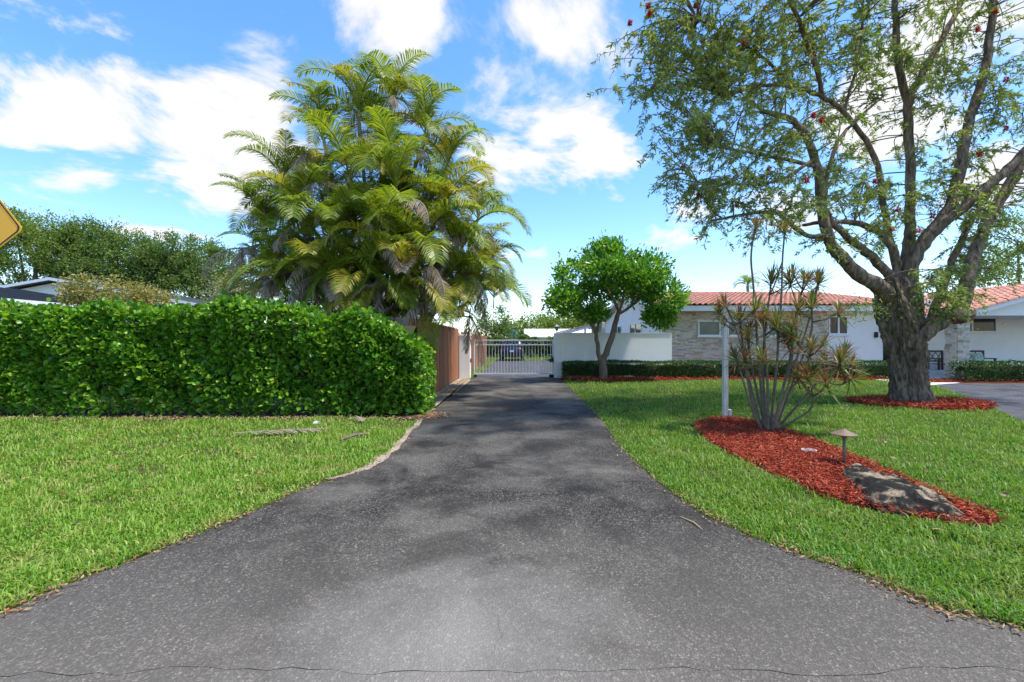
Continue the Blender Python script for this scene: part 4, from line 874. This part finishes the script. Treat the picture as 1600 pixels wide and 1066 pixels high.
dstems = [[(1195, 668, 0), (1185, 560, 0), (1178, 450, 0), (1172, 400, 0), (1180, 355, 0)], [(1205, 668, 0), (1215, 560, .1), (1222, 450, .1), (1222, 410, .1), (1226, 362, .1)], [(1188, 670, -.1), (1168, 600, -.2), (1158, 530, -.2), (1134, 478, -.2)], [(1190, 670, 0), (1170, 590, .2), (1160, 540, .3), (1156, 500, .3)],
          [(1210, 670, .1), (1235, 590, .2), (1262, 510, .2), (1280, 440, .2)], [(1212, 670, 0), (1245, 580, -.1), (1270, 520, -.2), (1268, 478, -.2)], [(1200, 672, -.2), (1200, 600, -.3), (1195, 540, -.3), (1192, 498, -.3)], [(1204, 672, -.1), (1210, 600, -.3), (1216, 545, -.4), (1214, 510, -.4)],
          [(1212, 672, 0), (1240, 640, -.2), (1270, 605, -.3), (1283, 590, -.3), (1310, 605, -.4), (1335, 590, -.4)], [(1210, 670, .1), (1236, 610, .3), (1262, 570, .3), (1266, 548, .3)], [(1192, 672, -.2), (1174, 640, -.4), (1160, 590, -.4), (1150, 560, -.4)], [(1206, 672, -.2), (1222, 610, -.4), (1240, 560, -.4), (1236, 535, -.4)],
          [(1214, 672, .1), (1250, 630, .2), (1285, 590, .3), (1310, 555, .4)], [(1198, 672, .2), (1190, 560, .4), (1200, 480, .4), (1205, 440, .4)], [(1208, 672, .2), (1240, 540, .4), (1246, 470, .3), (1262, 440, .2)], [(1196, 672, .1), (1180, 600, .2), (1172, 560, .2), (1168, 530, .2)], [(1213, 672, -.1), (1245, 655, -.3), (1275, 635, -.4), (1262, 590, -.5)]]
dk = db.y / FPX
for i, s in enumerate(dstems):
    q = [P(a, b, db.y + c) for a, b, c in s]; q[0].z = .02; mb, pth = limb_mesh(q, (2.4 if i % 3 == 0 else 1.9) * dk, 1.2 * dk, 7, .06); mb.build('stem', M['cane'], dra, True)
    o = link('leaf_rosette', ros[i % 3], dra, q[-1] - db); d = (q[-1] - q[-2]).normalized(); o.rotation_euler = d.to_track_quat('Z', 'Y').to_euler(); s_ = .78 if i < 2 else rnd.uniform(.8, 1.1); o.scale = (s_,) * 3
    if i > 1:
        for jj in range(2):
            f = rnd.uniform(.55, .9); b = q[-2].lerp(q[-1], f - .3); e = b + Vector((rnd.uniform(-.3, .3), rnd.uniform(-.3, .1), rnd.uniform(.1, .35))); mb = MB(); mb.tube([b, (b + e) / 2 + Vector((0, 0, -.03)), e], [.014, .012, .011], 6); mb.build('side_stem', M['cane'], dra, True)
            o = link('leaf_rosette', ros[(i + jj) % 3], dra, e - db); o.rotation_euler = (rnd.uniform(-.4, .4), rnd.uniform(-.4, .4), rnd.uniform(0, 6)); s_ = rnd.uniform(.65, 1); o.scale = (s_,) * 3
mb = MB(); mb.lathe(db, [(.17, -.02), (.15, .08), (.11, .2), (.06, .3)], 14); mb.build('root_crown', M['bark'], dra, True)

# ================================================================== SMALL GARDEN THINGS
pb = G(1133, 656)
t = thing('wooden_post', 'tall slim peeling white wooden post at the mulch bed end', 'post', pb)
MB().box(pb.x - .042, pb.x + .042, pb.y - .042, pb.y + .042, -.05, 2.2).build('shaft', M['postwood'], t, bevel=.008)
MB().box(pb.x + .052, pb.x + .11, pb.y - .04, pb.y + .04, -.02, .19).build('stub', M['postwood'], t, bevel=.006)
lb = G(1319, 731)
t = thing('path_lamp', 'brown mushroom-shaped path lamp standing in red mulch', 'lamp', lb)
MB().lathe((lb.x, lb.y, .0), [(.016, 0), (.016, .34)], 10).build('stem', M['bronze'], t, True)
MB().lathe((lb.x, lb.y, .34), [(.022, 0), (.035, .02), (.035, .04)], 12).build('socket', M['bronze'], t)
MB().lathe((lb.x, lb.y, .375), [(.125, 0), (.128, .008), (.05, .045), (.018, .06), (.01, .068)], 20).build('shade', M['bronze'], t)
ub = G(1264, 712)
t = thing('valve_lid', 'small round grey lid set in red mulch', 'lid', (ub.x, ub.y, .04))
MB().lathe((ub.x, ub.y, .045), [(.085, 0), (.085, .03), (.07, .03), (.068, .022)], 18).build('rim', M['concrete'], t)
MB().lathe((ub.x, ub.y, .047), [(.062, 0), (.062, .028), (.02, .032)], 16).build('cap', M['galv'], t)
# the dark rock
rk = [(1307, 740), (1322, 731), (1360, 738), (1400, 752), (1450, 775), (1495, 795), (1518, 810), (1490, 815), (1450, 808), (1400, 803), (1360, 796), (1345, 775), (1325, 757)]
rp_ = smoothpoly([G(a, b, .03).xy for a, b in rk], 1, True); cx = sum(p.x for p in rp_) / len(rp_); cy = sum(p.y for p in rp_) / len(rp_)
mb = MB(); n = len(rp_); vs = []
prof = [(1.02, .0), (1.0, .05), (.94, .085), (.78, .11), (.55, .125), (.3, .135)]
for q, z in prof:
    for i, p in enumerate(rp_):
        jj = 1 + .04 * math.sin(i * 1.7 + q * 5); slope = 1 - .35 * (p.x - cx) / 1.0
        vs.append((cx + (p.x - cx) * q * jj, cy + (p.y - cy) * q * jj, z * (slope if z > .02 else 1) + (.012 * math.sin(i * 2.3 + q * 9) if z > .05 else 0)))
fs = [(r * n + i, r * n + (i + 1) % n, (r + 1) * n + (i + 1) % n, (r + 1) * n + i) for r in range(len(prof) - 1) for i in range(n)] + [tuple((len(prof) - 1) * n + i for i in range(n))]
o = mb.add(vs, fs).build('garden_rock', M['rock'], None, True, (cx, cy, 0)); tag(o, 'long flat black and cream mottled rock lying in red mulch', 'rock')
s_ = o.modifiers.new('s', 'SUBSURF'); s_.levels = s_.render_levels = 2
tx2 = bpy.data.textures.new('rock_relief', 'CLOUDS'); tx2.noise_scale = .13; dm = o.modifiers.new('d', 'DISPLACE'); dm.texture = tx2; dm.strength = .11; dm.mid_level = .5
# fallen bits on the left lawn
FM = frond_mesh('fallen_frond', R(2), R(6), 1.15, 34, M['frondd'], .42, .05, True, 21)
def lying_frond(px, py, yaw, s, label):
    g = G(px, py); o = link('fallen_frond', FM, None, (g.x, g.y, .085)); o.rotation_euler = (0, 0, yaw); o.scale = (s, s * .9, s * .14); tag(o, label, 'palm frond')
lying_frond(364, 686, R(20), 1.1, 'withered grey palm frond lying on the left lawn')
lying_frond(556, 657, R(-60), .5, 'small curled dry frond on the lawn near the hedge end')
def stone_bit(px, py, s, label):
    g = G(px, py); mb = MB(); vs = []
    for i in range(5):
        for k in range(8):
            th = math.pi * i / 4; f = rnd.uniform(.8, 1.1); vs.append((g.x + s * 1.2 * f * math.sin(th) * math.cos(k * .785), g.y + s * .7 * f * math.sin(th) * math.sin(k * .785), s * .5 + s * .65 * f * math.cos(th)))
    o = mb.add(vs, [(i * 8 + k, i * 8 + (k + 1) % 8, (i + 1) * 8 + (k + 1) % 8, (i + 1) * 8 + k) for i in range(4) for k in range(8)]).build('stone', M['concrete'], None, False, (g.x, g.y, 0)); tag(o, label, 'stone')
stone_bit(495, 664, .06, 'pale stone lying on the lawn by the fallen frond'); stone_bit(613, 647, .07, 'pale stone chunk in the dirt at the hedge end')
g0, g1 = G(532, 691), G(572, 683); mb = MB(); mb.tube([g0 + Vector((0, 0, .03)), (g0 + g1) / 2 + Vector((0, .03, .06)), g1 + Vector((0, 0, .05))], [.012, .028, .018], 6, .15); o = mb.build('dry_stick', M['bark2'], None, False, (g0.x, g0.y, 0)); tag(o, 'short dry palm stalk lying on the left lawn', 'stick')
g0, g1 = G(1063, 810), G(1098, 831); mb = MB(); mb.tube([g0 + Vector((0, 0, .014)), (g0 + g1) / 2 + Vector((0.02, 0, .02)), g1 + Vector((0, 0, .014))], [.004, .007, .003], 5); o = mb.build('dry_twig', M['litter'], None, False, (g0.x, g0.y, 0)); tag(o, 'thin straw-coloured twig lying on the asphalt driveway', 'twig')

# road sign at the frame edge
so = P(-30, 350, 5.6)
t = thing('warning_sign', 'yellow diamond road sign with black border rising before the hedge', 'road sign', (so.x, so.y, 0))
MB().box(so.x - .03, so.x + .03, so.y + .012, so.y + .06, 0, so.z + .5).build('post', M['galv'], t)
def diamond(h, y0, y1, rc=.06):
    pts = []
    for k in range(4):
        a = k * math.pi / 2 + R(-7)
        for q in range(-3, 4):
            b = a + R(15) * q; c_ = h - rc * 1.414; pts.append((so.x + c_ * math.cos(a) + rc * math.cos(b), y0, so.z + c_ * math.sin(a) + rc * math.sin(b)))
    return MB().prism(pts, (0, y1 - y0, 0))
pl = diamond(.53, so.y, so.y + .004).build('plate', M['yellow'], t)
def dring(h0, h1):
    a = diamond(h0, so.y - .003, so.y - .003).v[:28]; b = diamond(h1, so.y - .003, so.y - .003).v[:28]
    return MB().add(a + b, [(i, (i + 1) % 28, 28 + (i + 1) % 28, 28 + i) for i in range(28)])
dring(.505, .482).build('border', M['black'], pl)

# ================================================================== BEHIND THE GATE
cy_, cx0 = 34.2, (800 - VX) / FPX * 34.5
car = thing('parked_suv', 'dark blue sport utility vehicle parked behind the white gate', 'car', (cx0, cy_, 0))
def loft(sections, mat, name, parent, ex=3.2):
    mb = MB(); n = 20; vs = []
    for y, hw, z0, z1 in sections:
        for k in range(n):
            a = 2 * math.pi * k / n; ca, sa = math.cos(a), math.sin(a)
            vs.append((cx0 + hw * math.copysign(abs(ca) ** (2 / ex), ca), y, (z0 + z1) / 2 + (z1 - z0) / 2 * math.copysign(abs(sa) ** (2 / ex), sa)))
    m_ = len(sections); fs = [(i * n + k, i * n + (k + 1) % n, (i + 1) * n + (k + 1) % n, (i + 1) * n + k) for i in range(m_ - 1) for k in range(n)] + [tuple(range(n)), tuple((m_ - 1) * n + k for k in range(n))]
    return mb.add(vs, fs).build(name, mat, parent, True)
body = loft([(cy_, .78, .42, .95), (cy_ + .06, .87, .32, 1.05), (cy_ + .5, .91, .28, 1.08), (cy_ + 3.2, .91, .28, 1.06), (cy_ + 4.0, .88, .3, .98), (cy_ + 4.5, .78, .38, .85)], M['carpaint'], 'body', car)
loft([(cy_ + .12, .74, .9, 1.12), (cy_ + .32, .72, .95, 1.55), (cy_ + .7, .70, .95, 1.68), (cy_ + 2.2, .70, .95, 1.68), (cy_ + 3.1, .74, .9, 1.1)], M['carpaint'], 'cabin', car)
mb = MB(); mb.prism([(cx0 - .58, cy_ + .105, 1.13), (cx0 + .58, cy_ + .105, 1.13), (cx0 + .52, cy_ + .27, 1.52), (cx0 - .52, cy_ + .27, 1.52)], (0, .05, .01)); mb.build('rear_window', M['glassdark'], car)
for s in (-1, 1):
    MB().box(cx0 + s * .75 - .09, cx0 + s * .75 + .09, cy_ - .01, cy_ + .12, .80, 1.0).build('tail_light', M['red'], car)
    for y in (cy_ + .85, cy_ + 3.6):
        wl_ = MB().tube([(cx0 + s * .70, y, .345), (cx0 + s * .92, y, .345)], [.345, .345], 18).build('wheel', M['rubber'], car); MB().tube([(cx0 + s * .921, y, .345), (cx0 + s * .935, y, .345)], [.2, .18], 12).build('rim', M['galv'], wl_)
    MB().box(cx0 + s * .98 - .08, cx0 + s * .98 + .08, cy_ + 2.9, cy_ + 3.0, 1.0, 1.15).build('mirror', M['carpaint'], car)
MB().box(cx0 - .16, cx0 + .16, cy_ - .035, cy_ - .012, .70, .82).build('number_plate', M['plate'], car)
MB().box(cx0 - .8, cx0 + .8, cy_ - .06, cy_ + .1, .36, .52).build('bumper', M['iron'], car)
# blue play tower
bx0 = (800 - VX) / FPX * 47
t = thing('play_tower', 'sky blue boxy play tower rising behind the parked car', 'play tower', (bx0, 47, 0))
for dx in (-.42, .36):
    for dy in (0, .8): MB().box(bx0 + dx, bx0 + dx + .07, 47.02 + dy, 47.09 + dy, 0, 1.65).build('post', M['whitepaint'], t)
MB().box(bx0 - .47, bx0 + .47, 47, 47.95, 1.6, 2.75).build('cabin', M['blue'], t)
mb = MB(); mb.prism([(bx0 - .30, 46.97, 1.62), (bx0 + .16, 46.97, 1.62), (bx0 + .16, 46.97, 2.05), (bx0 + .08, 46.97, 2.2), (bx0 - .07, 46.97, 2.26), (bx0 - .22, 46.97, 2.2), (bx0 - .30, 46.97, 2.05)], (0, .02, 0)); mb.build('arched_panel', M['blue2'], t)
# low white-roofed shed
t = thing('white_shed', 'low building with white metal roof beyond the rear hedge', 'shed', (4, 53, 0))
MB().box(.9, 8.5, 52.5, 57, 0, 2.0).build('wall', M['white'], t)
rf = MB().prism([(.6, 52, 1.95), (8.8, 52, 1.95), (8.8, 54.8, 2.95), (.6, 54.8, 2.95)], (0, 0, .08)).build('roof', M['metalwhite'], t)
for k in range(20): MB().prism([(.7 + k * .42, 51.98, 2.035), (.75 + k * .42, 51.98, 2.035), (.75 + k * .42, 54.7, 3.035), (.7 + k * .42, 54.7, 3.035)], (0, 0, .04)).build('roof_rib', M['metalwhite'], rf)
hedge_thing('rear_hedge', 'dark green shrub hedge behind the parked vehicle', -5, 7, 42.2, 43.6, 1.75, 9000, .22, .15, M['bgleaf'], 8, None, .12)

def bg_tree(name, label, base, h, blobs, mat, leaf=.25, per=22, nc=60, spread=.35, group=None, trunk=.14):
    b = Vector((base[0], base[1], 0)); t = thing(name, label, 'tree', b, group)
    top = Vector(tuple(blobs[0][0])); mb, _ = limb_mesh([b, b.lerp(top, .45) + Vector((.15, 0, 0)), top], trunk, trunk * .35, 8, .05); mb.build('trunk', M['bark2'], t, True)
    for c, r in blobs[1:]:
        mb, _ = limb_mesh([b.lerp(top, .4), b.lerp(top, .55).lerp(Vector(tuple(c)), .5), Vector(tuple(c))], trunk * .5, trunk * .15, 6, .05); mb.build('limb', M['bark2'], t, True)
    leafobj('crown', crown_data(blobs, per, leaf, nc, spread), mat, t); return t
GB = 'trees beyond the left hedge'
bg_tree('shade_tree', 'spreading tree with open branches behind the yellow sign', (-36, 33), 8, [(P(60, 385, 32), (3.2, 2.5, 2.0)), (P(10, 400, 32), (3, 2.5, 2)), (P(100, 400, 33), (2.5, 2, 1.8)), (P(20, 350, 32), (1.6, 1.5, .8)), (P(-60, 390, 32), (3, 2.5, 2.2))], M['bgleaf2'], .2, 64, 85, .28, None, .25)
bg_tree('shade_tree', 'full green tree rising above the neighbouring black roof', (-27.5, 34), 8, [(P(170, 395, 34), (3.0, 2.5, 2.0)), (P(140, 375, 34), (1.8, 2, 1.3)), (P(215, 410, 34), (2.4, 2.2, 1.9)), (P(150, 430, 33), (3.2, 2, 1.4))], M['bgleaf'], .21, 80, 95, .28, None, .25)
bg_tree('shade_tree', 'dark green tree between black roof end and palm clump', (-24.4, 37), 8, [(P(290, 405, 36), (3.0, 2.5, 2.0)), (P(265, 420, 36), (2.5, 2, 1.8)), (P(330, 420, 36), (2.4, 2, 1.8)), (P(300, 450, 35), (3.5, 2, 1.5))], M['bgleaf'], .21, 80, 95, .28, None, .25)
bg_tree('bloom_tree', 'low tree covered in yellowish bloom behind the tall hedge', (-12.9, 15), 3, [(P(150, 452, 14.6), (.75, .7, .42)), (P(200, 462, 14.6), (.8, .7, .35)), (P(130, 465, 14.6), (.6, .6, .35)), (P(235, 470, 14.6), (.55, .6, .3))], M['bloomleaf'], .12, 26, 42, .13)
bg_tree('sparse_tree', 'thin pale half-bare tree left of the palm clump', (-11.2, 19), 4, [(P(375, 430, 19), (1.0, 1, .75)), (P(410, 440, 19), (.9, .9, .7)), (P(350, 450, 19), (.8, .8, .5)), (P(395, 465, 18.5), (1.2, .8, .6))], M['dryleaf'], .12, 14, 50, .22, None, .09)
bg_tree('garden_tree', 'dark green tree beyond the fence right of the palms', (-1.6, 46), 6, [(P(775, 500, 46), (1.4, 1.4, 1.3)), (P(785, 520, 46), (1.2, 1.2, 1.2)), (P(765, 520, 46), (1.4, 1.2, 1.3))], M['bgleaf'], .28, 20, 50, .3)
for px, py, D, rx, nm in ((835, 512, 62, 3.2, 'bushy yellow-green tree behind the white shed roof'), (880, 502, 66, 4.0, 'taller pale green tree behind the white shed'), (925, 500, 60, 3.2, 'pale green tree behind the rear patio roof')):
    c = P(px, py, D); bg_tree('far_tree', nm, (c.x, D), 4, [(c, (rx, 2.5, 1.5)), (c + Vector((rx * .7, 0, -.4)), (rx * .6, 2, 1.3)), (c + Vector((-rx * .6, 0, -.6)), (rx * .6, 2, 1.2))], M['bgleaf2'], .4, 20, 60, .4)
c = P(1590, 375, 32); bg_tree('garden_tree', 'green tree rising behind the tiled porch roof', (c.x, 32), 8, [(c, (2.6, 2, 1.8)), (c + Vector((1.5, 0, -1.5)), (3, 2, 1.5)), (c + Vector((-2.5, 0, -2)), (2, 1.5, 1))], M['bgleaf2'], .24, 22, 70, .35)
pc = P(1168, 446, 40); t = thing('far_palm', 'small palm crown peeking over the red tile ridge', 'palm', (pc.x, 40, 0))
mb, _ = limb_mesh([Vector((pc.x, 40, 0)), Vector((pc.x + .2, 40, 3)), pc], .16, .12, 8, .03); mb.build('trunk', M['palmtrunk'], t, True)
for k in range(13): o = link('frond', V['g'][[1, 2, 2, 3, 3, 0][k % 6]], t, pc - origin(t)); o.rotation_euler = (0, 0, k * 2.399); o.scale = (.62,) * 3

# neighbour's house with dark metal roof
t = thing('neighbour_house', 'neighbouring white house with charcoal metal roof behind the hedge', 'house', (-22, 17, 0))
MB().box(-30, -18.6, 16.3, 22, 0, 2.85).build('wall', M['white'], t)
rf = MB().prism([(-18.0, 15.8, 2.95), (-24.5, 15.8, 4.0), (-31, 15.8, 2.95), (-31, 15.8, 2.8), (-24.5, 15.8, 3.85), (-18.0, 15.8, 2.8)], (0, 6.6, 0)).build('roof', M['metalroof'], t)
for k in range(16): MB().prism([(-18.0, 15.85 + k * .42, 2.95), (-24.5, 15.85 + k * .42, 4.0), (-24.5, 15.85 + k * .42, 4.035), (-18.0, 15.85 + k * .42, 2.985)], (0, .03, 0)).build('seam', M['metalroof'], rf)
MB().box(-17.985, -17.95, 15.8, 22.4, 2.78, 2.96).build('fascia', M['whitepaint'], rf)
MB().box(-33, -18.5, 25.2, 33, 0, 3.4).build('wall', M['white'], t)
rf = MB().prism([(-17.4, 24.6, 3.55), (-25.4, 24.6, 4.95), (-33.4, 24.6, 3.55), (-33.4, 24.6, 3.4), (-25.4, 24.6, 4.8), (-17.4, 24.6, 3.4)], (0, 8.5, 0)).build('roof', M['metalroof'], t)
MB().prism([(-17.4, 24.56, 3.38), (-25.4, 24.56, 4.78), (-33.4, 24.56, 3.38), (-33.4, 24.56, 3.53), (-25.4, 24.56, 4.93), (-17.4, 24.56, 3.53)], (0, .035, 0)).build('barge_board', M['whitepaint'], rf)
MB().prism([(-18.5, 25.1, 3.3), (-25.4, 25.1, 4.75), (-33, 25.1, 3.3)], (0, .1, 0)).build('gable_panel', M['white'], t)

# utility pole and wires
t = thing('utility_pole', 'thin wooden utility pole far behind the parked vehicle', 'utility pole', ((799 - VX) / FPX * 90, 90, 0))
px_ = (799 - VX) / FPX * 90; MB().lathe((px_, 90, 0), [(.14, 0), (.1, 5.6)], 8).build('shaft', M['bark2'], t); MB().box(px_ - .7, px_ + .7, 89.93, 90.07, 4.9, 5.02).build('crossarm', M['bark2'], t)
for a, b, lab in ((478, 491, 'upper thin overhead wire crossing the sky beyond the gate'), (481, 494, 'lower thin overhead wire crossing the sky beyond the gate')):
    p0, p1 = P(700, a - 6, 80), P(1010, b + 8, 80); mb = MB(); q = [p0.lerp(p1, i / 12) - Vector((0, 0, 1.2 * math.sin(math.pi * i / 12) * .3)) for i in range(13)]; mb.tube(q, [.022] * 13, 4); o = mb.build('overhead_wire', M['iron'], None, False, p0); tag(o, lab, 'wire', 'overhead wires')
print('fronds', nf)
